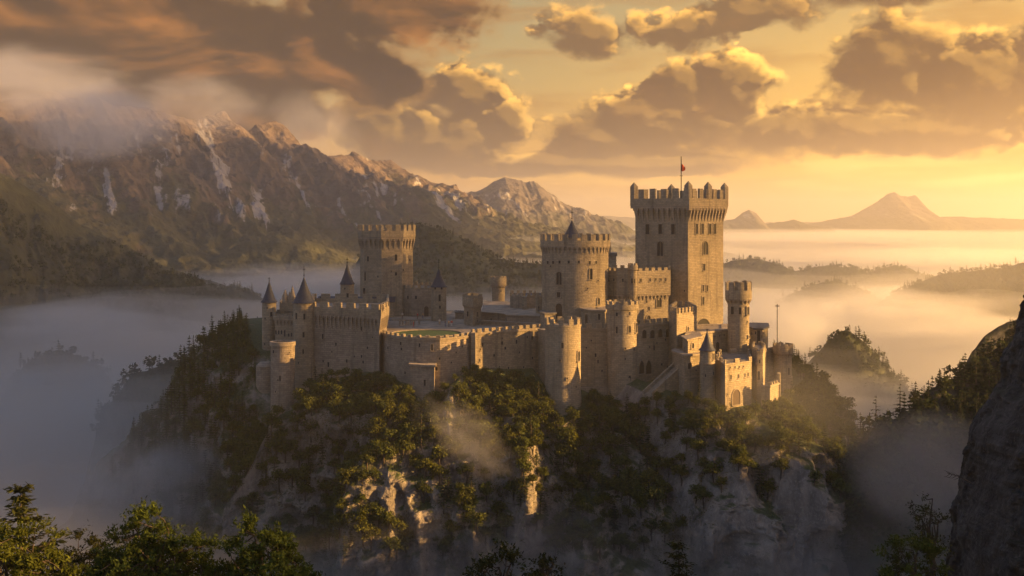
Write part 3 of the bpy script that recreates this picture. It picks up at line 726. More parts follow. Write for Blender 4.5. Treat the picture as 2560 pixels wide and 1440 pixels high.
def ribbon(mb, path, z0, z1, o_in, o_out, closed, mat=0, bot_out=None, ends=True):
    """a wall strip standing on the path: from offset o_in to o_out; bot_out lets the foot taper"""
    pi = offset(path, o_in, closed); po = offset(path, o_out, closed)
    pb = offset(path, bot_out, closed) if bot_out is not None else po
    s = lens(path, closed); n = len(path)
    for i in range(n if closed else n - 1):
        j = (i + 1) % n
        a, b_ = s[i], s[i + 1]
        mb.face([(pb[i].x, pb[i].y, z0), (pb[j].x, pb[j].y, z0), (po[j].x, po[j].y, z1), (po[i].x, po[i].y, z1)], [(a, z0), (b_, z0), (b_, z1), (a, z1)], mat)
        mb.face([(pi[j].x, pi[j].y, z0), (pi[i].x, pi[i].y, z0), (pi[i].x, pi[i].y, z1), (pi[j].x, pi[j].y, z1)], [(b_, z0), (a, z0), (a, z1), (b_, z1)], mat)
        mb.face([(po[i].x, po[i].y, z1), (po[j].x, po[j].y, z1), (pi[j].x, pi[j].y, z1), (pi[i].x, pi[i].y, z1)], [(a, 0), (b_, 0), (b_, .5), (a, .5)], mat)
        mb.face([(pi[i].x, pi[i].y, z0), (pi[j].x, pi[j].y, z0), (pb[j].x, pb[j].y, z0), (pb[i].x, pb[i].y, z0)], [(a, 0), (b_, 0), (b_, .5), (a, .5)], mat)
    if not closed and ends:
        for i, fl in ((0, False), (n - 1, True)):
            q = [(pi[i].x, pi[i].y, z0), (pb[i].x, pb[i].y, z0), (po[i].x, po[i].y, z1), (pi[i].x, pi[i].y, z1)]
            u = [(0, z0), (0.5, z0), (0.5, z1), (0, z1)]
            if fl: q.reverse(); u.reverse()
            mb.face(q, u, mat)
def sub_path(path, closed, s0, s1):
    """points of the path between arc lengths s0 and s1"""
    s = lens(path, closed); L = s[-1]; n = len(path)
    pp = path + [path[0]] if closed else path
    def at(x):
        x = x % L if closed else min(max(x, 0), L)
        for i in range(len(s) - 1):
            if x <= s[i + 1] + 1e-9:
                t = (x - s[i]) / max(1e-9, s[i + 1] - s[i]); return pp[i].lerp(pp[i + 1], t)
        return pp[-1]
    out = [at(s0)]
    for k in (-1, 0, 1):
        for i in range(len(s) - 1 if closed else len(s)):
            x = s[i] + k * L
            if not closed and k: continue
            if s0 + 0.02 < x < s1 - 0.02: out.append(pp[i].copy())
    out.append(at(s1))
    return out
def battlement(mb, path, closed, z, hw, hm, mw, gap, th, off=0.0, mat=0, start=0.0, peak=0.0, irregular=0.0):
    """solid parapet of height hw, then merlons hm tall along the path; peak adds pointed caps"""
    p = offset(path, off, closed) if off else path
    ribbon(mb, p, z, z + hw, -th, 0.0, closed, mat)
    L = lens(p, closed)[-1]
    n = max(1, round(L / (mw + gap))); pitch = L / n; m_ = pitch * mw / (mw + gap)
    for k in range(n if closed else n + 1):
        s0 = start + k * pitch - (m_ / 2 if closed or k else 0); s1 = start + k * pitch + m_ / 2
        if not closed: s0 = max(s0, 0); s1 = min(s1, L)
        if s1 - s0 < 0.15: continue
        q = sub_path(p, closed, s0, s1)
        hh = hm * (1 + irregular * random.uniform(-1, 0.6))
        ribbon(mb, q, z + hw - 0.002, z + hw + hh, -th + 0.03, -0.03, False, mat)
        if peak:
            pin = offset(q, -th, False); po_ = q
            c = (po_[0] + po_[-1] + pin[0] + pin[-1]) / 4
            for a, b_ in ((po_[0], po_[-1]), (po_[-1], pin[-1]), (pin[-1], pin[0]), (pin[0], po_[0])):
                mb.face([(a.x, a.y, z + hw + hh), (b_.x, b_.y, z + hw + hh), (c.x, c.y, z + hw + hh + peak)], [(0, 0), (1, 0), (.5, .6)], mat)
def corbels(mb, path, closed, z_top, h, out, pitch, frac=0.45, mat=0, arch=True):
    """brackets that carry an overhanging parapet, joined by small arches"""
    L = lens(path, closed)[-1]; n = max(2, round(L / pitch)); pt = L / n; wd = pt * frac
    for k in range(n):
        c = (k + 0.5) * pt
        q = sub_path(path, closed, c - wd / 2, c + wd / 2)
        ribbon(mb, q, z_top - h, z_top - h * 0.45, -0.05, out * 0.62, False, mat, bot_out=0.02)
        ribbon(mb, q, z_top - h * 0.452, z_top, -0.05, out * 0.97, False, mat, bot_out=out * 0.66)
    if arch:
        for k in range(n if closed else n - 1):
            c = (k + 1.0) * pt; g = pt - wd
            # a stepped arch head between two brackets
            for hh, fr in ((0.16, 1.0), (0.30, 0.30)):
                if fr == 1.0:
                    q = sub_path(path, closed, c - g / 2 - 0.02, c + g / 2 + 0.02); ribbon(mb, q, z_top - h * hh, z_top - 0.004, out * 0.55, out * 0.94, False, mat)
                else:
                    for sgn in (-1, 1):
                        e = c + sgn * g / 2
                        q = sub_path(path, closed, min(e, e - sgn * g * fr) - 0.01, max(e, e - sgn * g * fr) + 0.01); ribbon(mb, q, z_top - h * hh, z_top - h * 0.158, out * 0.58, out * 0.92, False, mat)

def hit(path, closed, px):
    """where the sight line at photograph column px first meets the wall: point, direction along, outward normal"""
    k = (px - 1280) / F; best = None; n = len(path)
    for i in range(n if closed else n - 1):
        a, b_ = path[i], path[(i + 1) % n]; d = b_ - a
        den = d.x - k * d.y
        if abs(den) < 1e-9: continue
        t = (k * a.y - a.x) / den
        if -1e-6 <= t <= 1 + 1e-6:
            p = a + d * t
            if best is None or p.y < best[0].y:
                e = d.normalized(); best = (p, e, Vector((e.y, -e.x)))
    return best
def arch_outline(wd, h, kind, n=8):
    a = wd / 2
    if kind == 'flat': return [(-a, 0), (a, 0), (a, h), (-a, h)]
    pts = [(-a, 0), (a, 0)]
    rise = a if kind == 'round' else a * 1.55
    rise = min(rise, h * 0.7)
    for i in range(n + 1):
        t = math.pi * i / n
        x = a * math.cos(t); y = math.sin(t)
        if kind == 'pointed': y = (1 - abs(math.cos(t))**1.5)
        pts.append((x, h - rise + rise * y))
    return pts
def opening_mb(mb, p, e, nrm, z0, wd, h, kind='flat', fr=0.16, proud=0.12, mull=0, frame=0, pane=1):
    out = arch_outline(wd + 2 * fr, h + fr + 0.05, kind); inn = arch_outline(wd, h, kind)
    # keep both outlines the same length; the inner one starts a little above the sill
    def pos(a, zz, o): return (p.x + e.x * a + nrm.x * o, p.y + e.y * a + nrm.y * o, z0 + zz)
    n = len(out)
    inn = [(a, zz + 0.05) for a, zz in inn]
    for i in range(n):
        j = (i + 1) % n
        mb.face([pos(*out[i], proud), pos(*out[j], proud), pos(*inn[j], proud), pos(*inn[i], proud)], [out[i], out[j], inn[j], inn[i]], frame)
        mb.face([pos(*out[i], -0.25), pos(*out[j], -0.25), pos(*out[j], proud), pos(*out[i], proud)], [out[i], out[j], out[j], out[i]], frame)
        mb.face([pos(*inn[j], 0.012), pos(*inn[i], 0.012), pos(*inn[i], proud), pos(*inn[j], proud)], [inn[j], inn[i], inn[i], inn[j]], frame)
    mb.face([pos(*q, 0.012) for q in inn], inn, pane)
    for k in range(mull):
        c = wd * ((k + 1) / (mull + 1) - 0.5); t = 0.07
        q = [(c - t, 0.05), (c + t, 0.05), (c + t, h * 0.98), (c - t, h * 0.98)]
        mb.face([pos(*a, proud * 0.6) for a in q], q, frame)
        mb.face([pos(q[1][0], q[1][1], proud * .6), pos(q[1][0], q[1][1], 0.012), pos(q[2][0], q[2][1], 0.012), pos(q[2][0], q[2][1], proud * .6)], q, frame)
    sill = [(-wd / 2 - fr * 1.5, -0.16), (wd / 2 + fr * 1.5, -0.16), (wd / 2 + fr * 1.5, 0.0), (-wd / 2 - fr * 1.5, 0.0)]
    o2 = proud + 0.1
    mb.face([pos(*a, o2) for a in sill], sill, frame)
    mb.face([pos(*sill[3], o2), pos(*sill[2], o2), pos(*sill[2], -0.1), pos(*sill[3], -0.1)], sill, frame)
    mb.face([pos(*sill[1], -0.1), pos(*sill[1], o2), pos(*sill[2], o2), pos(*sill[2], -0.1)][::-1], sill, frame)
def openings(parent, path, closed, lst, off=0.0):
    """lst: (px, py_top, py_bottom, width_px, kind[, mullions]) read off the photograph; each becomes one part lying on the wall"""
    pth = offset(path, off, closed) if off else path
    for it in lst:
        px, y0, y1, wp, kind = it[:5]; mull = it[5] if len(it) > 5 else 0
        r = hit(pth, closed, px)
        if r is None: continue
        p, e, nrm = r; D = p.y
        face = max(0.35, abs(e.x - (px - 1280) / F * e.y))
        wd = wp / F * D / face; h = (y1 - y0) / F * D; z0 = Z(y1, D)
        small = wd < 0.75
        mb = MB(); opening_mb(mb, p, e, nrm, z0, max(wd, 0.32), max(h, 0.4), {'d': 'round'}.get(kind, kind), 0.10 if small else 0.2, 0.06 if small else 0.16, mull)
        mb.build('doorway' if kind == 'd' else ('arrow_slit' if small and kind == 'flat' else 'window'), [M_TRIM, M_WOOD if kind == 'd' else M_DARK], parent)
def cone_roof(parent, c, r, z0, z1, fin=0.0, n=32, eave=0.25, rot=0, square=False, cross=True):
    mb = MB(); prof = [(r + eave, z0), (r * 0.90, z0 + (z1 - z0) * 0.13), (r * 0.45, z0 + (z1 - z0) * 0.54), (r * 0.045, z1)]
    for (ra, za), (rb, zb) in zip(prof, prof[1:]):
        A = circle(c.x, c.y, ra, n, rot); B = circle(c.x, c.y, rb, n, rot); La = 2 * math.pi * ra / n; Lb = 2 * math.pi * rb / n
        for i in range(n):
            j = (i + 1) % n
            mb.face([(A[i].x, A[i].y, za), (A[j].x, A[j].y, za), (B[j].x, B[j].y, zb), (B[i].x, B[i].y, zb)], [(i * La, za), (i * La + La, za), (i * La + La, zb), (i * La, zb)], 0, n > 10)
    poly_cap(mb, circle(c.x, c.y, r + eave, n, rot), z0, 0, True); poly_cap(mb, circle(c.x, c.y, r * 0.045, n, rot), z1)
    o = mb.build('roof', M_SLATE, parent)
    if fin:
        m2 = MB(); wall_faces(m2, circle(c.x, c.y, 0.07, 6), z1 - 0.4, z1 + fin, True); poly_cap(m2, circle(c.x, c.y, 0.07, 6), z1 + fin)
        for zz, rr in ((z1 + fin * 0.18, 0.2), (z1 + fin * 0.30, 0.13)):
            for (a, za), (b_, zb) in (((0.05, -rr), (rr, 0)), ((rr, 0), (0.05, rr))):
                A = circle(c.x, c.y, a, 8); B = circle(c.x, c.y, b_, 8)
                for i in range(8):
                    j = (i + 1) % 8
                    m2.face([(A[i].x, A[i].y, zz + za), (A[j].x, A[j].y, zz + za), (B[j].x, B[j].y, zz + zb), (B[i].x, B[i].y, zz + zb)], None)
        if cross:
            ribbon(m2, [Vector((c.x - 0.32, c.y)), Vector((c.x + 0.32, c.y))], z1 + fin * 0.66, z1 + fin * 0.66 + 0.13, -0.07, 0.07, False)
        m2.build('finial', M_IRON, o)
    return o
def tower(name, label, path, z_base, z_wall, mat=None, batter=0.0, cat='tower', group=None, c=None):
    """an Empty with the wall shell as its first part"""
    c = c or sum(path, Vector((0, 0))) / len(path)
    t = tag(empty(name, (c.x, c.y, z_base), label, cat, group), kind='thing')
    mb = MB()
    if batter:
        zb = z_base + (z_wall - z_base) * 0.45
        wall_faces(mb, path, z_base, zb, True, 0, batter, 0.0); wall_faces(mb, path, zb, z_wall, True)
    else: wall_faces(mb, path, z_base, z_wall, True)
    poly_cap(mb, path, z_wall)
    mb.build('wall', mat or M_STONE, t)
    return t
def deck(parent, path, z, name='roof_deck'):
    mb = MB(); poly_cap(mb, path, z); mb.build(name, M_DECK, parent)
def crown(parent, path, closed, z, hw, hm, mw, gap, th, out, ch=0.0, pitch=1.0, frac=0.45, peak=0.0, irregular=0.0, start=0.0, arch=True, string=True):
    """overhanging parapet: corbels, parapet with merlons, deck"""
    if ch:
        mb = MB(); corbels(mb, path, closed, z, ch, out, pitch, frac, 0, arch); mb.build('corbels', M_TRIM, parent)
    mb = MB(); battlement(mb, path, closed, z, hw, hm, mw, gap, th, out, 0, start, peak, irregular)
    mb.build('parapet', M_STONE, parent)
    if closed: deck(parent, offset(path, out - th * 0.5, True), z + 0.06)
def band(parent, path, closed, z, h=0.3, out=0.12):
    mb = MB(); ribbon(mb, path, z, z + h, -0.1, out, closed); mb.build('string_course', M_TRIM, parent)
# ================================================================== CASTLE
def V2(px, D): return Vector((X(px, D), D))
def poly(*a): return [V2(p, d) for p, d in a]
G_T = 'towers of the castle'
# ---- great square keep
al = R(40); kc = V2(1720, 296)
kl = kc + Vector((-math.cos(al), math.sin(al))) * 16.4; kr = kc + Vector((math.sin(al), math.cos(al))) * 18.3
KP = [kl, kc, kr, kl + kr - kc]
t = tower('keep_tower', 'tallest square keep with deep corbels, tall merlons and a flag on top', KP, -30, 3.9)
crown(t, KP, True, 3.8, 1.9, 2.6, 1.75, 1.75, 0.7, 1.0, 4.3, 1.62, 0.34, irregular=0.05)
for q in offset(KP, 0.25, True) + [(offset(KP, 0.6, True)[1] + offset(KP, 0.6, True)[2]) / 2]:
    mb = MB(); c4 = circle(q.x, q.y, 1.05, 4, 45 + 40)
    wall_faces(mb, c4, 5.6, 9.0, True)
    for i in range(4):
        a, b_ = c4[i], c4[(i + 1) % 4]; mb.face([(a.x, a.y, 9.0), (b_.x, b_.y, 9.0), (q.x, q.y, 10.2)], [(0, 0), (1, 0), (.5, 1)])
    mb.build('pinnacle', M_STONE, t)
openings(t, KP, True, [(1619, 561, 586, 10, 'flat'), (1651, 561, 585, 9, 'flat'), (1683, 561, 586, 9, 'flat'), (1651, 604, 640, 15, 'round', 1),
    (1741, 560, 585, 6, 'flat'), (1755, 560, 585, 6, 'flat'), (1774, 560, 585, 6, 'flat'), (1786, 560, 585, 6, 'flat'), (1763, 604, 637, 13, 'round', 1),
    (1759, 660, 677, 6, 'flat'), (1757, 713, 729, 4, 'flat'), (1767, 714, 728, 4, 'flat'), (1757, 743, 762, 5, 'flat'), (1757, 797, 827, 34, 'round'), (1711, 725, 730, 3, 'flat'), (1681, 546, 550, 3, 'flat'), (1639, 780, 785, 3, 'flat'), (1720.6, 790, 794, 3, 'flat')])
fp = empty('flagpole', (*V2(1703, 304), 4), 'dark flagpole with a small red flag on top of the tallest keep', 'flagpole')
mb = MB(); wall_faces(mb, circle(fp.location.x, fp.location.y, 0.12, 8), 3.9, Z(391, 304), True); poly_cap(mb, circle(fp.location.x, fp.location.y, 0.12, 8), Z(391, 304))
ribbon(mb, [V2(1699, 304), V2(1707, 304)], Z(440, 304), Z(440, 304) + 0.12, -0.06, 0.06, False); mb.build('pole', M_IRON, fp)
mb = MB(); fl = [(1704, 410, 428), (1707, 411.5, 428.5), (1710, 415, 427), (1713, 419.5, 425)]
for side in (0.03, -0.03):
    for (a, ya, yb), (c, yc, yd) in zip(fl, fl[1:]):
        da, dc = 304 + 0.25 * math.sin(a) + side, 304 + 0.25 * math.sin(c) + side
        q = [(X(a, 304), da, Z(yb, 304)), (X(c, 304), dc, Z(yd, 304)), (X(c, 304), dc, Z(yc, 304)), (X(a, 304), da, Z(ya, 304))]
        mb.face(q if side < 0 else q[::-1], None)
mb.build('flag', M_FLAG, fp)

# ---- annex between keep and round tower
AN = poly((1513, 289), (1545, 284.5), (1590, 283.5), (1671, 288.5), (1671, 301), (1513, 301))
t = tower('keep_annex', 'broad flat-topped block with a corbelled upper storey joining keep and round tower', AN, -30, -18.3, cat='building')
crown(t, AN, True, -18.6, 5.9, 0.75, 1.1, 0.9, 0.6, 0.55, 1.6, 1.15, 0.42, irregular=0.1)
openings(t, AN, True, [(1602, 697, 705, 4, 'flat'), (1625, 696, 704, 4, 'flat'), (1639, 696, 703, 4, 'flat'), (1652, 696, 703, 4, 'flat'), (1664, 695, 704, 4, 'flat'), (1522, 700, 705, 4, 'flat'), (1535, 697, 703, 4, 'flat'), (1557, 697, 705, 4, 'flat')], 0.56)
openings(t, AN, True, [(1647, 743, 768, 12, 'round'), (1616, 748, 758, 5, 'flat'), (1622, 767, 777, 5, 'flat'), (1621, 789, 800, 9, 'round')])
BC = V2(1582, 283.3); BZ = circle(BC.x, BC.y, 1.05, 14)
t = empty('bartizan', (BC.x, BC.y, -22), 'small round corner turret hanging off the flat-topped block above the front tower', 'turret', G_T)
mb = MB(); prof = [(0.15, -22.2), (0.5, -20.6), (0.85, -19.4), (1.05, -18.4), (1.05, -12.6), (1.25, -12.4), (1.25, -11.4)]
for (a, za), (b_, zb) in zip(prof, prof[1:]): wall_faces(mb, circle(BC.x, BC.y, b_, 14), za, zb, True, 0, a - b_, 0)
poly_cap(mb, circle(BC.x, BC.y, 1.25, 14), -11.4); mb.build('wall', M_STONE, t)
mb = MB(); battlement(mb, circle(BC.x, BC.y, 1.25, 14), True, -11.42, 0.15, 0.5, 0.6, 0.5, 0.3); mb.build('parapet', M_STONE, t)
openings(t, BZ, True, [(1580, 696, 709, 4, 'round'), (1586, 697, 709, 3, 'round')])
CB = poly((1512, 312), (1540, 310), (1541, 318), (1513, 319))
t = tower('chimney_house', 'small roofed block with a chimney behind the large round tower', CB, -26, Z(640, 311), cat='building')
mb = MB(); ribbon(mb, CB, Z(640, 311), Z(633, 311), -1.2, 0.3, True); poly_cap(mb, offset(CB, -1.0, True), Z(634, 311)); mb.build('roof', M_DECK, t)
mb = MB(); c4 = poly((1516, 312.5), (1527, 312.5), (1527, 314), (1516, 314)); wall_faces(mb, c4, Z(636, 312), Z(606, 312), True); poly_cap(mb, c4, Z(606, 312)); mb.build('chimney', M_STONE, t)

# ---- large round tower
c = V2(1438, 287); RT = circle(c.x, c.y, 8.35, 56)
t = tower('round_tower', 'large round tower with a small cone roof rising inside its battlements', RT, -30, -6.1, group=G_T)
crown(t, RT, True, -6.3, 1.25, 1.55, 1.35, 1.05, 0.6, 0.5, 2.1, 1.15, 0.42, irregular=0.05)
c2 = V2(1430, 286); R2 = circle(c2.x, c2.y, 2.2, 20)
mb = MB(); wall_faces(mb, R2, -6.2, -4.4, True); mb.build('turret_wall', M_STONE, t)
cone_roof(t, c2, 2.2, -4.4, Z(551, 286), 3.0, eave=0.2)
openings(t, RT, True, [(1370, 653, 660, 5, 'flat'), (1383, 653, 660, 5, 'flat'), (1399, 652, 659, 5, 'flat'), (1422, 652, 659, 5, 'flat'), (1447, 652, 659, 5, 'flat'), (1474, 653, 662, 5, 'flat'), (1490, 653, 660, 4, 'flat'),
    (1398, 680, 712, 13, 'round', 1), (1477, 672, 699, 7, 'round'), (1397, 731, 744, 9, 'flat'), (1398, 759, 797, 16, 'd'), (1496, 745, 762, 6, 'round'), (1495, 700, 704, 3, 'flat'), (1469, 720, 724, 3, 'flat'), (1377, 664, 668, 3, 'flat')])
PB = poly((1452, 277), (1475, 272), (1512, 271), (1524, 275), (1524, 284), (1455, 284))
t = tower('gate_lodge', 'low flat-roofed lodge with an arched doorway at the foot of the large round tower', PB, -30, Z(778, 272), cat='building')
mb = MB(); ribbon(mb, PB, Z(778, 272), Z(774, 272), -3, 0.3, True); mb.build('roof', M_TRIM, t)
openings(t, PB, True, [(1467, 786, 812, 8, 'd'), (1498, 785, 800, 6, 'flat')])

# ---- eight sided tower of the left ward
c = V2(966, 322); OC = circle(c.x, c.y, 7.5, 8, -90 - 4)
t = tower('octagonal_tower', 'tall eight-sided tower with a wide crown of arched corbels behind the left ward', OC, -30, -4.4, group=G_T)
crown(t, OC, True, -4.7, 1.75, 1.6, 1.45, 0.95, 0.6, 0.75, 3.7, 1.55, 0.36)
openings(t, OC, True, [(920, 641, 654, 5, 'flat'), (990, 636, 652, 6, 'round'), (1024, 648, 652, 3, 'flat'), (913, 678, 702, 4, 'flat'), (990, 681, 689, 5, 'flat'), (978, 677, 682, 3, 'flat'), (1008, 673, 678, 3, 'flat'), (911, 720, 742, 6, 'round'), (945, 690, 694, 3, 'flat')])
band(t, OC, True, Z(680, 318), 0.2, 0.07)

# ---- cone roofed turrets
def cone_turret(label, cpx, rpx, D, y_wall, y_tip, y_fin, z_base, wins=(), batter=0.0, eave=0.3, bands=()):
    c = V2(cpx, D); r = rpx / F * D; p = circle(c.x, c.y, r, 28)
    t = tower('cone_turret', label, p, z_base, Z(y_wall, D), batter=batter, cat='turret', group=G_T)
    cone_roof(t, c, r, Z(y_wall, D) - 0.05, Z(y_tip, D), Z(y_fin, D) - Z(y_tip, D), eave=eave)
    for y in bands: band(t, p, True, Z(y, D), 0.3, 0.14)
    openings(t, p, True, list(wins)); return t
cone_turret('slim turret with dark cone roof at the far left end of the castle', 673, 17.5, 287, 755, 703, 693, -46, [(678, 780, 791, 5, 'flat'), (663, 795, 799, 3, 'flat'), (662, 858, 863, 3, 'flat'), (668, 768, 772, 3, 'flat')], 0.5, 0.42)
cone_turret('stout front turret with the widest dark cone roof of the left ward', 760, 26, 270, 756, 694, 664, -49, [(741, 783, 798, 4, 'flat'), (761, 785, 799, 5, 'flat'), (759, 831, 844, 5, 'flat'), (758, 874, 885, 4, 'flat'), (746, 906, 910, 3, 'flat')], 0.25, 0.38)
cone_turret('short turret with dark cone roof standing left of the eight-sided tower', 868, 17, 305, 710, 659, 644, -28, [(869, 734, 744, 5, 'flat'), (862, 720, 724, 3, 'flat')], 0, 0.3)
cone_turret('sunlit turret with dark cone roof between the left hall and the courtyard', 1097, 19, 305, 717, 672, 648, -30, [(1099, 737, 753, 5, 'flat'), (1088, 719, 724, 4, 'flat'), (1104, 719, 724, 4, 'flat'), (1100, 765, 772, 4, 'flat')], 0, 0.28)
cone_turret('small front turret with a pointed witch-hat roof beside the lower gate block', 1768, 18.5, 248, 875, 828, 822, -43, [(1784, 884, 900, 4, 'flat'), (1764, 936, 943, 3, 'flat'), (1783, 930, 938, 3, 'flat'), (1788, 955, 959, 3, 'flat')], 0.15, 0.36, [909])

# ---- left ward front
CBW = poly((783, 270), (895, 264.5), (948, 261), (967, 272), (967, 296), (786, 298))
t = tower('corner_bastion', 'long wall bastion of the left ward under a row of tall arched corbels', CBW, -46, -21.6, M_STONE2, cat='castle wall')
crown(t, CBW, True, -21.9, 1.4, 1.2, 2.3, 1.4, 0.7, 0.6, 3.9, 1.16, 0.34)
openings(t, CBW, True, [(807, 835, 848, 4, 'flat'), (840, 857, 865, 4, 'flat'), (919, 867, 873, 4, 'flat'), (830, 878, 882, 3, 'flat'), (867, 899, 907, 4, 'flat'), (904, 888, 895, 4, 'flat'), (908, 902, 909, 4, 'flat'), (886, 890, 894, 3, 'flat'), (821, 906, 918, 4, 'flat'), (903, 817, 827, 5, 'flat'), (808, 900, 906, 3, 'flat'), (931, 842, 846, 3, 'flat')])
openings(t, CBW, True, [(957, 764, 776, 5, 'flat')], 0.62)
LB = circle(*V2(707, 262), 2.75, 30)
t = tower('low_bastion', 'lower open-topped round bastion at the foot of the stout front turret', LB, -57, Z(862, 262), M_STONE2, 1.7, group=G_T)
mb = MB(); ribbon(mb, LB, Z(863, 262), Z(853, 262), -0.5, 0.22, True); mb.build('parapet', M_TRIM, t); deck(t, offset(LB, -0.3, True), Z(861, 262))
openings(t, LB, True, [(684, 876, 884, 4, 'flat'), (700, 940, 953, 4, 'flat'), (723, 880, 884, 3, 'flat'), (695, 950, 953, 3, 'flat'), (689, 978, 982, 3, 'flat')])
LB2 = circle(*V2(663, 276), 2.2, 24)
t = tower('buttress_tower', 'blunt round buttress of old masonry below the far left turret', LB2, -57, Z(914, 276), M_STONE2, 0.9, group=G_T)
mb = MB(); wall_faces(mb, LB2, Z(914, 276), Z(905, 276), True, 0, 0, -0.9); poly_cap(mb, offset(LB2, -0.9, True), Z(905, 276)); mb.build('cap', M_STONE2, t)
GH = poly((688, 281), (738, 279), (742, 292), (690, 294))
t = tower('inner_gatehouse', 'narrow gatehouse with bracketed parapet squeezed between two cone-roofed turrets', GH, -44, Z(795, 280), cat='building')
crown(t, GH, True, Z(797, 280), 0.7, 0.45, 0.9, 0.7, 0.4, 0.5, 2.0, 1.0, 0.4)
openings(t, GH, True, [(690, 826, 836, 4, 'round'), (697, 826, 836, 4, 'round'), (704, 826, 836, 4, 'round'), (712, 826, 842, 4, 'flat'), (722, 834, 842, 4, 'round'), (729, 832, 842, 4, 'round')])
G2 = poly((702, 290), (738, 289), (740, 300), (703, 300))
t = tower('upper_gatehouse', 'stepped upper gatehouse storey carrying two little stone spires', G2, -30, Z(775, 289), cat='building')
crown(t, G2, True, Z(776, 289), 1.7, 0.35, 0.8, 0.5, 0.4, 0.3, 0.9, 0.8, 0.4)
for px, y0, y1, r in ((713, 744, 722, 0.85), (731, 744, 712, 0.8), (724, 744, 728, 0.5)):
    c = V2(px, 293); mb = MB()
    A = circle(c.x, c.y, r, 8)
    wall_faces(mb, A, Z(760, 293), Z(y0 - 2, 293), True)
    for i in range(8):
        a, b_ = A[i], A[(i + 1) % 8]; mb.face([(a.x, a.y, Z(y0 - 2, 293)), (b_.x, b_.y, Z(y0 - 2, 293)), (c.x, c.y, Z(y1, 293))], [(0, 0), (.6, 0), (.3, 2)])
    mb.build('spire', M_TRIM, t)
# hall roofs of the left ward
def gabled(name, label, p0, p1, depth, z0, ze, zr, wins=()):
    """hall along p0-p1 (plan points) with a ridge roof"""
    d = (p1 - p0).normalized(); nn = Vector((-d.y, d.x)); q = [p0, p1, p1 + nn * depth, p0 + nn * depth]
    t = tower(name, label, q, z0, ze, cat='building')
    m0 = (q[0] + q[3]) / 2; m1 = (q[1] + q[2]) / 2; e = 0.35
    o = offset(q, e, True); mb = MB()
    L = (p1 - p0).length; sl = math.hypot(depth / 2, zr - ze)
    a0 = m0 - d * e; a1 = m1 + d * e
    mb.face([(o[0].x, o[0].y, ze), (o[1].x, o[1].y, ze), (a1.x, a1.y, zr), (a0.x, a0.y, zr)], [(0, 0), (L, 0), (L, sl), (0, sl)])
    mb.face([(o[2].x, o[2].y, ze), (o[3].x, o[3].y, ze), (a0.x, a0.y, zr), (a1.x, a1.y, zr)], [(0, 0), (L, 0), (L, sl), (0, sl)])
    mb.face([(o[3].x, o[3].y, ze), (o[0].x, o[0].y, ze), (a0.x, a0.y, zr)], [(0, 0), (depth, 0), (depth / 2, sl)])
    mb.face([(o[1].x, o[1].y, ze), (o[2].x, o[2].y, ze), (a1.x, a1.y, zr)], [(0, 0), (depth, 0), (depth / 2, sl)])
    mb.face([(p.x, p.y, ze - 0.02) for p in reversed(o)], None)
    mb.build('roof', M_SLATE, t); openings(t, q, True, list(wins)); return t
t = gabled('ward_hall', 'long dark-roofed hall behind the corbelled bastion wall', V2(786, 303), V2(898, 301), 9, -28, Z(762, 302), Z(741, 306))
c = V2(807, 306); mb = MB(); wall_faces(mb, circle(c.x, c.y, 0.9, 12), Z(756, 306), Z(742, 306), True)
for i in range(12):
    A = circle(c.x, c.y, 0.9, 12); mb.face([(A[i].x, A[i].y, Z(742, 306)), (A[(i + 1) % 12].x, A[(i + 1) % 12].y, Z(742, 306)), (c.x, c.y, Z(735, 306))], None)
mb.build('chimney', M_SLATE, t)
VH = poly((984, 326), (1000, 318), (1030, 315), (1079, 315), (1080, 330), (986, 334))
t = tower('great_hall', 'brown battlemented hall with dark arched doors beside the eight-sided tower', VH, -30, Z(722, 316), M_STONE2, cat='building')
crown(t, VH, True, Z(722, 316), 0.35, 0.7, 0.9, 0.8, 0.4, 0.12)
openings(t, VH, True, [(1006, 768, 795, 12, 'd'), (1066, 766, 794, 11, 'd'), (1040, 740, 748, 5, 'flat'), (1020, 740, 748, 4, 'flat')])
t = gabled('lean_to', 'low dark-roofed range under the eight-sided tower', V2(884, 311), V2(985, 312), 6, -29, Z(756, 311), Z(742, 314), [(930, 768, 780, 6, 'flat'), (955, 768, 780, 6, 'flat')])

# ---- the curtain wall in front of the courtyard
def wall_run(name, label, path, z_top, z_base, th=1.8, hw=0.35, hm=0.85, mw=1.15, gap=0.9, wins=(), mat=None, cornice=True, merl=0.7):
    c = path[len(path) // 2]
    t = tag(empty(name, (c.x, c.y, z_base), label, 'castle wall'), kind='thing')
    mb = MB(); ribbon(mb, path, z_base, z_top, -th, 0.0, False); mb.build('wall', mat or M_STONE, t)
    if hm: mb = MB(); battlement(mb, path, False, z_top - 0.003, hw, hm, mw, gap, merl, 0.10); mb.build('parapet', M_STONE, t)
    if cornice: mb = MB(); ribbon(mb, path, z_top - 0.28, z_top - 0.02, -0.3, 0.2, False); mb.build('string_course', M_TRIM, t)
    openings(t, path, False, list(wins)); return t
WA = poly((948, 267), (962, 261.5), (985, 257), (1020, 253.5), (1060, 251.5), (1100, 251.5), (1140, 254), (1165, 257), (1181, 260))
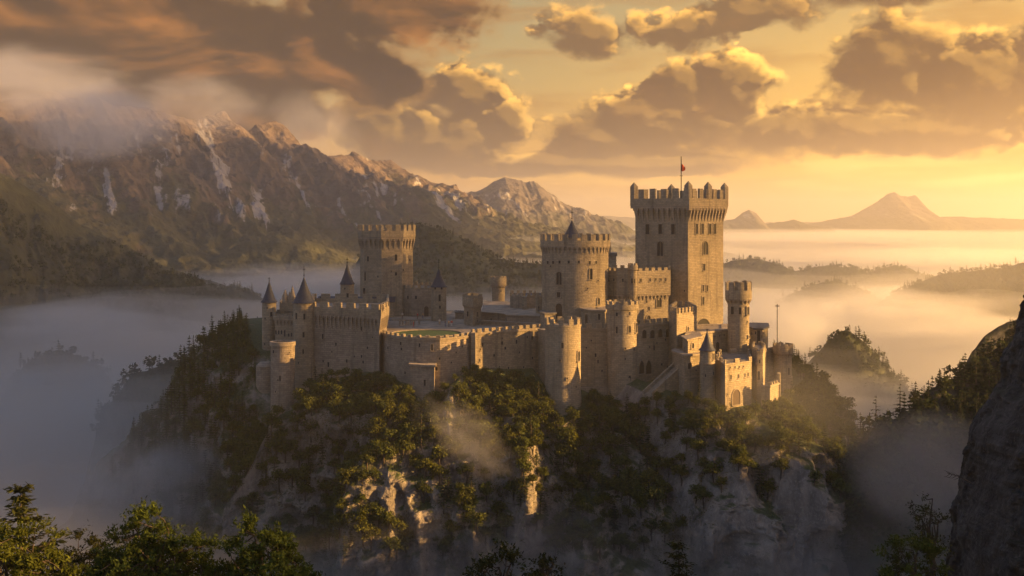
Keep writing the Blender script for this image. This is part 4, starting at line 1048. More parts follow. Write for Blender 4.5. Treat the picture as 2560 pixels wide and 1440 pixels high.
wall_run('curtain_wall', 'curving front curtain wall bulging out before the green courtyard lawn', WA, -26.3, -46, 1.6, 0.25, 0.55, 0.9, 1.5,
    [(1002, 855, 863, 4, 'flat'), (970, 868, 873, 3, 'flat'), (1004, 870, 876, 4, 'flat'), (1049, 859, 868, 4, 'flat'), (1080, 861, 877, 5, 'flat'), (1122, 862, 870, 4, 'flat'), (1155, 864, 869, 3, 'flat'), (1099, 894, 900, 4, 'flat'), (1013, 929, 936, 4, 'flat'), (1082, 918, 927, 6, 'flat'), (1091, 918, 927, 6, 'flat'), (1128, 905, 909, 3, 'flat'), (1140, 880, 884, 3, 'flat')], M_STONE2)
PJ = poly((1026, 250), (1086, 248), (1089, 256), (1026, 258))
t = tower('projecting_block', 'slab-topped masonry block jutting from the foot of the curving wall', PJ, -48, Z(916, 249), M_STONE2, cat='building')
mb = MB(); ribbon(mb, PJ, Z(916, 249), Z(911, 249), -1.5, 0.35, True); poly_cap(mb, offset(PJ, -1.0, True), Z(912, 249)); mb.build('cap', M_TRIM, t)
openings(t, PJ, True, [(1062, 950, 965, 5, 'flat')])
WB = poly((1181, 259.5), (1352, 272.5))
wall_run('curtain_wall', 'straight battlemented wall slanting back towards the stout front tower, half in sunshine', WB, -26.0, -46, 1.6, 0.25, 0.85, 1.15, 0.85,
    [(1206, 857, 867, 4, 'flat'), (1201, 872, 877, 3, 'flat'), (1255, 854, 862, 4, 'flat'), (1291, 850, 860, 4, 'flat'), (1263, 868, 874, 4, 'flat'), (1318, 841, 846, 3, 'flat'), (1330, 841, 850, 4, 'flat'), (1199, 897, 905, 4, 'flat'), (1235, 886, 892, 4, 'flat'), (1229, 921, 927, 3, 'flat'), (1271, 918, 923, 3, 'flat'), (1298, 879, 884, 3, 'flat'), (1309, 916, 921, 3, 'flat'), (1331, 893, 898, 3, 'flat'), (1255, 845, 848, 3, 'flat')])
t = tower('wall_buttress', 'flat pilaster buttress where the curving and straight curtain walls meet', poly((1177, 258), (1188, 257.6), (1190, 262), (1178, 262)), -40, -25.6, cat='buttress')
wall_run('link_wall', 'short shaded wall stub beside the stout front tower', poly((1346, 270), (1368, 266)), -25.8, -44, 1.6, 0.3, 0.0)
wall_run('curtain_wall', 'plain battlemented wall between the two round front towers', poly((1448, 261.5), (1522, 262.5)), -25.2, -44, 1.6, 0.3, 1.1, 1.2, 0.9, [(1489, 884, 893, 4, 'flat'), (1495, 900, 908, 3, 'flat'), (1466, 868, 872, 3, 'flat'), (1478, 850, 854, 3, 'flat'), (1505, 925, 930, 3, 'flat')])
mb = MB(); pth = poly((1452, 260.6), (1522, 261.4)); ribbon(mb, pth, -42, Z(968, 261), -0.5, 0.5, False); tag(mb.build('ledge_wall', M_STONE2), 'narrow ledge at the foot of the wall between the two round front towers', 'ledge')

# ---- round front towers
def round_tower(name, label, cpx, rpx, D, z_par, hw, hm, mw, gap, out, z_base, wins, ch=0.0, pitch=1.0, batter=0.0, th=0.5, irregular=0.04, peak=0.0, n=40, bands=()):
    c = V2(cpx, D); p = circle(c.x, c.y, rpx / F * D, n)
    t = tower(name, label, p, z_base, z_par + 0.2, batter=batter, group=G_T)
    crown(t, p, True, z_par, hw, hm, mw, gap, th, out, ch, pitch, 0.42, peak, irregular)
    for y in bands: band(t, p, True, Z(y, D), 0.3, 0.13)
    openings(t, p, True, list(wins)); return t
round_tower('front_tower', 'broadest round front tower with a rocky foot and low battlements', 1407.5, 44.5, 253, -23.5, 0.45, 1.3, 1.15, 1.15, 0.12, -49, [(1406, 857, 871, 5, 'round'), (1446, 879, 903, 5, 'flat'), (1418, 945, 949, 3, 'flat'), (1400, 900, 904, 3, 'flat'), (1442, 920, 925, 3, 'flat'), (1440, 965, 970, 3, 'flat')], batter=0.7)
round_tower('front_tower', 'tall slender round front tower standing before the flat-topped block', 1555, 37.5, 262, -20.4, 1.1, 0.75, 1.0, 0.9, 0.36, -48, [(1542, 782, 791, 5, 'flat'), (1574, 780, 789, 4, 'flat'), (1542, 817, 834, 5, 'flat'), (1574, 815, 832, 6, 'round'), (1590, 808, 832, 4, 'flat'), (1574, 940, 957, 6, 'round'), (1563, 870, 874, 3, 'flat'), (1585, 872, 876, 3, 'flat'), (1563, 896, 900, 3, 'flat')], batter=0.35)
round_tower('corner_tower', 'sunlit round tower with big ragged merlons right of the keep', 1846, 26.5, 268, -18.5, 2.0, 1.9, 1.55, 0.95, 0.6, -40, [(1831, 767, 786, 7, 'flat'), (1850, 769, 786, 6, 'flat'), (1869, 768, 788, 5, 'flat'), (1868, 803, 808, 3, 'flat'), (1871, 840, 845, 3, 'flat')], 1.3, 1.0, irregular=0.14, peak=0.25, th=0.55)
round_tower('end_tower', 'low round tower with a plain rim at the far right end of the castle', 1957.5, 21.5, 270, -31.4, 1.75, 0.35, 1.3, 0.5, 0.34, -47, [(1972, 920, 938, 4, 'flat'), (1977, 868, 873, 3, 'flat')], 0.8, 0.8, th=0.4)
t = tower('end_buttress', 'slim square buttress against the foot of the far right round tower', poly((1966, 268.0), (1981, 267.5), (1981.5, 271), (1967, 271)), -48, Z(944, 268), cat='buttress')
round_tower('watch_turret', 'thin round watch turret with a wide head standing alone at the back of the courtyard', 1246, 16, 345, -19.8, 2.3, 0.5, 1.0, 0.35, 0.5, -30, [(1252, 724, 730, 3, 'flat')], 0.9, 0.9, th=0.4)
round_tower('stair_turret', 'short round turret left of the large round tower, overlooking the courtyard', 1357, 18, 300, -20.7, 0.6, 0.9, 0.8, 0.8, 0.2, -31, [(1347, 766, 772, 3, 'flat'), (1361, 766, 773, 3, 'flat')], 0.0, 1.0, th=0.35)

# ---- square turret in the courtyard and the buildings behind it
SQ = poly((1160, 294), (1183, 287.5), (1203, 295), (1180, 301.5))
t = tower('square_turret', 'small square turret with bracketed head standing at the courtyard edge', SQ, -32, Z(765, 290), cat='turret', group=G_T)
crown(t, SQ, True, Z(765, 290), 2.0, 0.7, 0.75, 0.6, 0.4, 0.4, 0.9, 0.75, 0.45)
openings(t, SQ, True, [(1170, 779, 792, 5, 'flat'), (1193, 780, 793, 5, 'flat'), (1193, 799, 806, 4, 'flat')])
TB = circle(*V2(1240, 338), 3.9, 8, 22)
t = tower('turret_house', 'eight-sided house with low slate roof at the foot of the thin watch turret', TB, -32, Z(777, 336), cat='building')
cone_roof(t, V2(1240, 338), 3.9, Z(777, 336), Z(762, 336), 0, 8, 0.3, 22); openings(t, TB, True, [(1225, 778, 790, 5, 'round')])
BS = poly((1275, 318), (1308, 315), (1340, 318), (1338, 328), (1277, 328))
t = tower('court_house', 'battlemented courtyard house with a dark slate back roof left of the short round turret', BS, -32, Z(742, 316), M_STONE2, cat='building')
crown(t, BS, True, Z(742, 316), 0.3, 0.75, 0.9, 0.9, 0.4, 0.12)
mb = MB(); c4 = poly((1305, 312), (1317, 312), (1317, 317), (1305, 317)); wall_faces(mb, c4, -32, Z(742, 312), True); poly_cap(mb, c4, Z(742, 312)); mb.build('porch_tower', M_STONE, t)
openings(t, BS, True, [(1330, 772, 790, 8, 'd')])
t = gabled('slate_house', 'dark slate-roofed house between the courtyard house and the large round tower', V2(1318, 321), V2(1362, 322), 8, -32, Z(756, 321), Z(733, 325))
wall_run('terrace_wall', 'dark retaining wall of the upper court behind the square turret', poly((1203, 303), (1262, 297), (1268, 293), (1353, 290)), Z(787, 293), -32, 1.0, 0, 0, wins=[(1228, 796, 804, 3, 'flat')], mat=M_STONE2)
wall_run('terrace_wall', 'lower brown retaining wall in front of the upper court', poly((1203, 292), (1300, 286), (1380, 281)), Z(806, 286), -32, 1.0, 0, 0, mat=M_STONE2)
wall_run('terrace_wall', 'low pale terrace wall under the brown hall', poly((966, 306), (1030, 304), (1084, 306)), Z(800, 304), -32, 0.8, 0, 0)
t = tower('guard_hut', 'plain square guard hut behind the broadest front tower', poly((1350, 279), (1362, 275.5), (1390, 277), (1388, 284), (1352, 285)), -32, Z(785, 277), cat='building')
mb = MB(); q = poly((1350, 279), (1362, 275.5), (1390, 277), (1388, 284), (1352, 285)); ribbon(mb, q, Z(785, 277), Z(782, 277), -1.2, 0.2, True); poly_cap(mb, offset(q, -1, True), Z(783, 277)); mb.build('roof', M_DECK, t)
t = tower('shed', 'dark flat-roofed shed left of the square turret', poly((1138, 310), (1162, 309), (1163, 314), (1139, 315)), -30, Z(782, 310), M_STONE2, cat='building')
mb = MB(); q = poly((1137, 309.8), (1163, 308.8), (1164, 315), (1138, 316)); ribbon(mb, q, Z(782, 310), Z(780, 310), -2, 0.1, True); mb.build('roof', M_DECK, t)
wall_run('rear_wall', 'low crenellated wall closing the back of the courtyard between hall turret and watch turret', poly((1110, 322), (1200, 330), (1275, 326)), Z(800, 325), -34, 1.0, 0.2, 0.7, 1.0, 0.9, cornice=False)

# ---- courtyard floors
mb = MB(); CY = poly((952, 268), (985, 258.5), (1020, 255), (1060, 253), (1100, 253), (1140, 255.5), (1181, 261.5), (1350, 274), (1372, 268), (1440, 262), (1520, 264), (1590, 262), (1672, 268), (1700, 290), (1500, 330), (1300, 345), (1100, 335), (960, 312))
poly_cap(mb, CY, -26.95); tag(mb.build('courtyard_paving', M_PAVE), kind='structure')
mb = MB(); c = V2(1066, 268); el_ = [Vector((c.x + 8.6 * math.cos(a), c.y + 8.5 * math.sin(a))) for a in np.linspace(0, 2 * math.pi, 48)[:-1]]
ribbon(mb, el_, -26.96, -26.55, -0.35, 0.0, True, 0); poly_cap(mb, offset(el_, -0.3, True), -26.75, 1); tag(mb.build('courtyard_lawn', [M_TRIM, M_LAWN]), kind='structure')
mb = MB(); poly_cap(mb, poly((966, 306), (1030, 304), (1084, 306), (1080, 318), (980, 322)), Z(800, 304)); tag(mb.build('terrace_paving', M_PAVE), kind='structure')
mb = MB(); poly_cap(mb, poly((1203, 303), (1262, 297), (1268, 293), (1353, 290), (1380, 300), (1350, 340), (1210, 345)), Z(787, 293) - 0.1); tag(mb.build('upper_court_paving', M_PAVE), kind='structure')
mb = MB(); poly_cap(mb, poly((785, 296), (967, 296), (985, 330), (700, 330), (690, 292)), -27.2); tag(mb.build('ward_paving', M_PAVE), kind='structure')

# ---- stepped buildings below the keep
WD = poly((1588, 261), (1694, 269.5))
wall_run('arcade_wall', 'sunlit battlemented wall with a row of four arches and two tall pointed windows', WD, -24.2, -46, 1.8, 0.3, 0.9, 1.1, 0.8,
    [(1610, 825, 846, 11, 'round'), (1630, 825, 846, 11, 'round'), (1650, 823, 844, 11, 'round'), (1669, 822, 843, 10, 'round'), (1603.5, 901, 935, 13, 'pointed'), (1621, 900, 935, 14, 'pointed'), (1635, 864, 876, 4, 'flat'), (1664, 847, 852, 3, 'flat'), (1642, 856, 861, 3, 'flat'), (1654, 909, 914, 4, 'flat'), (1668, 915, 920, 3, 'flat'), (1624, 866, 870, 3, 'flat')])
EB = poly((1671, 268), (1692, 260), (1742, 267.5), (1722, 283), (1690, 284))
t = tower('battlement_block', 'square battlemented block standing against the foot of the keep', EB, -42, Z(786, 262), cat='building')
crown(t, EB, True, Z(786, 262), 0.35, 1.2, 0.85, 0.75, 0.5, 0.08)
openings(t, EB, True, [(1719, 818, 828, 4, 'flat'), (1686, 800, 806, 3, 'flat')])
FT = poly((1716, 259), (1826, 271), (1822, 284), (1722, 282))
t = tower('lower_terrace', 'blank-topped terrace block below the big dark arch of the keep', FT, -42, Z(836, 262), cat='building')
mb = MB(); ribbon(mb, FT, Z(836, 262), Z(831, 262), -2.0, 0.3, True); poly_cap(mb, offset(FT, -1.5, True), Z(833, 262)); mb.build('cornice', M_TRIM, t)
openings(t, FT, True, [(1793, 855, 894, 10, 'round'), (1803, 874, 882, 3, 'flat'), (1768, 838, 843, 3, 'flat'), (1787, 840, 844, 3, 'flat'), (1799, 838, 842, 3, 'flat'), (1810, 836, 840, 3, 'flat'), (1775, 860, 864, 3, 'flat')])
HU = poly((1706, 258), (1720, 251), (1752, 254.5), (1742, 262))
t = tower('roof_hut', 'little pent-roofed hut on top of the lower gate block', HU, -36, Z(850, 252), cat='building')
mb = MB(); o = offset(HU, 0.4, True); zz = [Z(850, 252) + q for q in (0.05, 0.0, 0.35, 0.7)]
mb.face([(p.x, p.y, z + 0.3) for p, z in zip(o, zz)], None); mb.face([(p.x, p.y, z) for p, z in reversed(list(zip(o, zz)))], None)
for i in range(4): j = (i + 1) % 4; mb.face([(o[i].x, o[i].y, zz[i]), (o[j].x, o[j].y, zz[j]), (o[j].x, o[j].y, zz[j] + .3), (o[i].x, o[i].y, zz[i] + .3)], None)
mb.build('roof', M_TRIM, t); openings(t, HU, True, [(1731, 858, 871, 6, 'round'), (1712, 868, 884, 4, 'flat')])
IB = poly((1681, 258), (1711, 249), (1769, 252.5), (1758, 264), (1700, 264))
t = tower('gate_block', 'lower gate block with one arched window left of the witch-hat turret', IB, -44, Z(890, 250), cat='building')
mb = MB(); ribbon(mb, IB, Z(890, 250), Z(885, 250), -1.5, 0.3, True); poly_cap(mb, offset(IB, -1.2, True), Z(886.5, 250)); mb.build('cornice', M_TRIM, t); band(t, IB, True, Z(944, 250), 0.25, 0.1)
openings(t, IB, True, [(1723, 907, 923, 8, 'round'), (1740, 925, 929, 3, 'flat'), (1750, 912, 916, 3, 'flat')])
LBk = poly((1790, 253), (1813, 243), (1879, 249), (1872, 264), (1800, 264))
t = tower('postern_block', 'sunlit block with a pointed postern doorway near the right end of the castle', LBk, -46, Z(912, 244), cat='building')
crown(t, LBk, True, Z(912, 244), 0.3, 0.85, 1.5, 3.2, 0.5, 0.1)
band(t, LBk, True, Z(955, 244), 0.22, 0.09)
openings(t, LBk, True, [(1827, 938, 949, 4, 'flat'), (1846, 936, 946, 4, 'flat'), (1862, 934, 943, 3, 'flat'), (1870, 932, 941, 3, 'flat'), (1840, 974, 1012, 19, 'd'), (1825, 919, 922, 3, 'flat'), (1837, 917, 921, 3, 'flat'), (1848, 917, 920, 3, 'flat'), (1858, 916, 919, 3, 'flat'), (1818, 985, 989, 3, 'flat')])
bpy.context.view_layer.update()
MBk = poly((1880, 258), (1893, 252.5), (1907, 252.5), (1913, 262), (1905, 268), (1884, 268))
t = tower('round_ended_block', 'narrow round-ended block right of the postern block', MBk, -46, Z(880, 254), cat='building')
crown(t, MBk, True, Z(880, 254), 0.3, 0.6, 0.7, 0.6, 0.4, 0.1); openings(t, MBk, True, [(1891, 901, 910, 3, 'flat'), (1899, 900, 909, 3, 'flat'), (1897, 928, 950, 6, 'round')])
KB = poly((1870, 290), (1886, 283), (1906, 282), (1920, 288), (1918, 297), (1874, 298))
t = tower('slab_roofed_house', 'rounded house under an overhanging slab roof behind the ragged-topped tower', KB, -42, Z(823, 284), cat='building')
mb = MB(); ribbon(mb, KB, Z(823, 284), Z(819, 284), -2, 0.35, True); poly_cap(mb, offset(KB, -1.5, True), Z(820, 284)); mb.build('roof', M_SLATE, t)
openings(t, KB, True, [(1880, 831, 838, 4, 'flat'), (1889, 829, 836, 4, 'flat'), (1907, 830, 837, 4, 'flat'), (1907, 848, 860, 4, 'round'), (1897, 826, 862, 8, 'flat')])
wall_run('right_terrace_wall', 'battlemented stub wall linking ragged-topped tower and far right tower', poly((1868, 268), (1890, 266), (1915, 268), (1938, 272)), Z(880, 268), -44, 1.2, 0.2, 0.6, 0.7, 0.6, cornice=False)
wall_run('outwork_wall', 'lowest little battlemented outwork wall on the slope below the far right tower', poly((1903, 247), (1925, 246.5), (1948, 252)), Z(965, 247), -48, 0.8, 0.15, 0.6, 0.6, 1.0, cornice=True)
t = tower('outwork_pier', 'tall thin pier at the corner of the lowest outwork wall', poly((1943, 252), (1950, 251.6), (1951, 254), (1944, 254)), -46, Z(934, 252), cat='pier')
ms = empty('cross_mast', (*V2(1943, 270), -32), 'tall thin mast topped by a small cross on the far right tower', 'mast')
mb = MB(); c = V2(1943, 271); wall_faces(mb, circle(c.x, c.y, 0.10, 8), -30.5, Z(760, 271), True); poly_cap(mb, circle(c.x, c.y, .10, 8), Z(760, 271)); mb.build('pole', M_IRON, ms)
mb = MB(); ribbon(mb, [V2(1937.5, 271), V2(1948.5, 271)], Z(766, 271), Z(766, 271) + 0.2, -0.1, 0.1, False); mb.build('crossbar', M_IRON, ms)

# ---- outside stair climbing along the arcade wall
st = empty('staircase', (*V2(1665, 252), -41), 'stone staircase climbing the slope below the arcade wall to the gate block', 'staircase')
a0, a1 = V2(1628, 249), V2(1708, 255); d = a1 - a0; n_ = 26; nn = Vector((-d.y, d.x)).normalized()
z0, z1 = Z(992, 249), Z(918, 255); mb = MB(); mb2 = MB()
for i in range(n_):
    p = a0 + d * (i / n_); q = a0 + d * ((i + 1) / n_); zt = z0 + (z1 - z0) * (i + 1) / n_
    ribbon(mb, [p, q], z0 - 4, zt, -2.4, 0.0, False)
mb.build('steps', M_TRIM, st)
for o_ in (0.35, -2.4):
    pi, pj = offset([a0, a1], o_, False); ni = norms([a0, a1], False)[0] * -0.35
    q = [(pi.x, pi.y), (pj.x, pj.y), (pj.x + ni.x, pj.y + ni.y), (pi.x + ni.x, pi.y + ni.y)]; zs = [z0 + 1.0, z1 + 1.0, z1 + 1.0, z0 + 1.0]
    top = [(*a, z) for a, z in zip(q, zs)]; bot = [(*a, z0 - 5) for a in q]; L = d.length
    mb2.face(top, None)
    for i in range(4):
        j = (i + 1) % 4; l = L if i in (0, 2) else .35
        mb2.face([bot[i], bot[j], top[j], top[i]], [(0, 0), (l, 0), (l, zs[j] - z0 + 5), (0, zs[i] - z0 + 5)])
mb2.build('side_walls', M_STONE, st)
# ================================================================== VEGETATION
from mathutils.bvhtree import BVHTree
def leaf_mat(name, col, var=0.5, trans=0.35, scale=0.6):
    m = bpy.data.materials.new(name); m.use_nodes = True
    t = m.node_tree; t.nodes.clear(); n = NT(t)
    g = n.node('ShaderNodeNewGeometry')
    oi = n.node('ShaderNodeObjectInfo').outputs['Random']
    k = n.m('ADD', n.m('MULTIPLY', n.noise(g.outputs['Position'], scale, 3.0, 0.6), 0.7), n.m('MULTIPLY', g.outputs['Random Per Island'], 0.3))
    c = n.mix(n.step(k, 0.3, 0.72), [x * (1 - var) for x in col], [x * (1 + var) for x in col])
    c = n.mix(n.m('MULTIPLY', oi, 0.45), c, n.mix(1.0, c, (1.55, 1.15, 0.7), 'MULTIPLY'))
    d = n.node('ShaderNodeBsdfDiffuse'); tr = n.node('ShaderNodeBsdfTranslucent'); mx = n.node('ShaderNodeMixShader'); o = n.node('ShaderNodeOutputMaterial')
    n.put(d.inputs[0], c); n.put(tr.inputs[0], n.mix(1.0, c, (1.2, 1.15, 0.6), 'MULTIPLY'))
    mx.inputs[0].default_value = trans
    t.links.new(d.outputs[0], mx.inputs[1]); t.links.new(tr.outputs[0], mx.inputs[2]); t.links.new(mx.outputs[0], o.inputs[0])
    return m
M_LEAF = leaf_mat('broadleaf_foliage', (0.060, 0.072, 0.018), 0.5, 0.35)
M_LEAF_FG = leaf_mat('near_broadleaf_foliage', (0.052, 0.070, 0.016), 0.5, 0.35, 0.9)
M_NEEDLE = leaf_mat('needle_foliage', (0.032, 0.044, 0.018), 0.4, 0.2)
M_NEEDLE_FG = leaf_mat('near_needle_foliage', (0.030, 0.035, 0.012), 0.45, 0.25, 0.9)
M_BARK = simple_mat('bark', (0.055, 0.042, 0.03), 0.95, 0.3, 3.0)

def rand_dirs(n, g): v = g.normal(size=(n, 3)); return v / np.linalg.norm(v, axis=1, keepdims=True)
def leaf_quads(c, ax, nr, ln, wd):
    """diamond leaves: centre c, long axis ax, roughly facing nr"""
    ax = ax / np.linalg.norm(ax, axis=1, keepdims=True)
    s = np.cross(nr, ax); s /= np.linalg.norm(s, axis=1, keepdims=True) + 1e-9
    ln = np.broadcast_to(np.asarray(ln, float), (len(c),))[:, None]; wd = np.broadcast_to(np.asarray(wd, float), (len(c),))[:, None]
    V = np.stack([c - ax * ln * .5, c + s * wd * .5 - ax * ln * 0.05, c + ax * ln * .5, c - s * wd * .5 - ax * ln * 0.05], 1)
    return V.reshape(-1, 3)
def quads_idx(nv): return np.arange(nv).reshape(-1, 4)
class Geo:
    def __init__(s): s.V = []; s.Fc = []; s.M = []; s.n = 0
    def add(s, V, Fc, mi):
        s.V.append(np.asarray(V, float)); s.Fc.append(np.asarray(Fc) + s.n); s.M.append(np.full(len(Fc), mi)); s.n += len(V)
    def leaves(s, *a, mi=0): V = leaf_quads(*a); s.add(V, quads_idx(len(V)), mi)
    def tube(s, pts, rad, mi=1, k=6):
        pts = np.asarray(pts, float); n = len(pts)
        d = np.gradient(pts, axis=0); d /= np.linalg.norm(d, axis=1, keepdims=True) + 1e-9
        ref = np.array([0.3, 0.1, 1.0]) if abs(d[0][2]) < 0.8 else np.array([1.0, 0.2, 0.1])
        a = np.cross(d, ref); a /= np.linalg.norm(a, axis=1, keepdims=True) + 1e-9; b_ = np.cross(d, a)
        t = np.linspace(0, 2 * np.pi, k, endpoint=False)
        V = pts[:, None] + np.asarray(rad)[:, None, None] * (np.cos(t)[None, :, None] * a[:, None] + np.sin(t)[None, :, None] * b_[:, None])
        i, j = np.meshgrid(np.arange(n - 1), np.arange(k), indexing='ij')
        Fc = np.stack([i * k + j, i * k + (j + 1) % k, (i + 1) * k + (j + 1) % k, (i + 1) * k + j], -1).reshape(-1, 4)
        s.add(V.reshape(-1, 3), Fc, mi)
    def mesh(s, name, mats, scale=1.0): return np_mesh(name, np.concatenate(s.V) * scale, np.concatenate(s.Fc), mats, np.concatenate(s.M))
    def only(s, mi, name, mat):
        g = Geo()
        for V, Fc, M in zip(s.V, s.Fc, s.M):
            if M[0] == mi: g.add(V, Fc - Fc.min() if len(Fc) else Fc, 0)
        return g.mesh(name, [mat])

def small_broadleaf(seed, leaves=620, size=0.5, flat=0.8):
    """unit tree about 5 m tall, crown 4 m wide, root at the origin"""
    g = np.random.default_rng(seed); G = Geo()
    G.tube([(0, 0, -0.6), (0.1, 0.05, 1.0), (0.05, -0.1, 2.6)], [0.16, 0.13, 0.06])
    nc = 17; dirs = rand_dirs(nc, g); dirs[:, 2] = np.abs(dirs[:, 2]) * 1.1 - 0.25
    cc = dirs * np.array([1.4, 1.4, 1.5]) * g.uniform(0.5, 1.0, (nc, 1)) + np.array([0, 0, 2.2])
    for q in cc[:6]: G.tube([(0.05, 0, 1.4), q * [0.5, 0.5, 1] * 0.5 + [0, 0, 0.9], q], [0.07, 0.05, 0.02], 1, 4)
    rc = g.uniform(0.55, 0.95, nc)
    w_ = rc**2 / (rc**2).sum(); idx = g.choice(nc, leaves, p=w_)
    d = rand_dirs(leaves, g); d[:, 2] = d[:, 2] * 0.8 + 0.15
    c = cc[idx] + d * rc[idx][:, None] * (g.uniform(0.55, 1.05, (leaves, 1))) * np.array([1, 1, flat])
    ax = d * [1, 1, 0.3] + g.normal(size=(leaves, 3)) * 0.5 - [0, 0, 0.35]
    G.leaves(c, ax, d + g.normal(size=(leaves, 3)) * 0.45 + [0, 0, 0.4], g.uniform(0.6, 1.2, leaves) * size, g.uniform(0.35, 0.6, leaves) * size)
    return G
def small_conifer(seed, rows=11, size=0.62, h=6.0, wr=1.25, sparse=0.0):
    g = np.random.default_rng(seed); G = Geo()
    G.tube([(0, 0, -0.6), (0, 0, h * 0.5), (0.03, 0, h * 0.98)], [0.15, 0.10, 0.015])
    C, A, N_, L_, W_ = [], [], [], [], []
    for i in range(rows):
        t = (i + 0.3) / rows; z = h * (0.14 + 0.86 * t); r = wr * (1 - t)**0.85 * g.uniform(0.75, 1.2) + 0.1
        for k in range(7 if t < 0.8 else 4):
            if g.random() < sparse: continue
            a = g.uniform(0, 2 * np.pi); rr = r * g.uniform(0.65, 1.15); dv = np.array([math.cos(a), math.sin(a), -0.32 + 0.35 * t])
            for s_ in np.linspace(0.25, 1.0, 4):
                C.append(np.array([0, 0, z]) + dv * rr * s_ + [0, 0, 0.10 * s_ * s_]); A.append(dv + g.normal(size=3) * 0.35); N_.append([g.normal() * .3, g.normal() * .3, 1.0]); L_.append(size * g.uniform(0.7, 1.2) * (1.15 - 0.4 * t)); W_.append(size * g.uniform(0.3, 0.5))
    C.append(np.array([0, 0, h])); A.append(np.array([0, 0.05, 1.0])); N_.append([1, 0, 0]); L_.append(size); W_.append(size * 0.3)
    G.leaves(np.array(C), np.array(A), np.array(N_), np.array(L_), np.array(W_))
    return G
BROAD = [small_broadleaf(900 + i) for i in range(7)]
CONI = [small_conifer(950 + i) for i in range(5)]
BROAD_ME = [b_.mesh('broadleaf_tree', [M_LEAF, M_BARK]) for b_ in BROAD]
CONI_ME = [b_.mesh('conifer', [M_NEEDLE, M_BARK]) for b_ in CONI]
BVH_HILL = BVHTree.FromPolygons([tuple(v) for v in HILL.reshape(-1, 3)], grid_faces(HILL.shape[0], HILL.shape[1], True).tolist())
BVH_GORGE = BVHTree.FromPolygons([tuple(v) for v in GORGE.reshape(-1, 3)], grid_faces(GORGE.shape[0], GORGE.shape[1]).tolist())
def ground_at(x, y, bvh): 
    r = bvh.ray_cast(Vector((x, y, 60)), Vector((0, 0, -1))); return None if r[0] is None else r[0].z
def merged(templates, pos, scl, rot, pick):
    """many copies of leaf templates joined into one array"""
    VV, FF, MM, n = [], [], [], 0
    T = [(np.concatenate(t.V), np.concatenate(t.Fc), np.concatenate(t.M)) for t in templates]
    for p, s_, a, k in zip(pos, scl, rot, pick):
        V, Fc, M = T[k]; ca, sa = math.cos(a), math.sin(a)
        W = np.stack([V[:, 0] * ca - V[:, 1] * sa, V[:, 0] * sa + V[:, 1] * ca, V[:, 2]], -1) * s_ + p
        VV.append(W); FF.append(Fc + n); MM.append(M); n += len(W)
    return np.concatenate(VV), np.concatenate(FF), np.concatenate(MM)

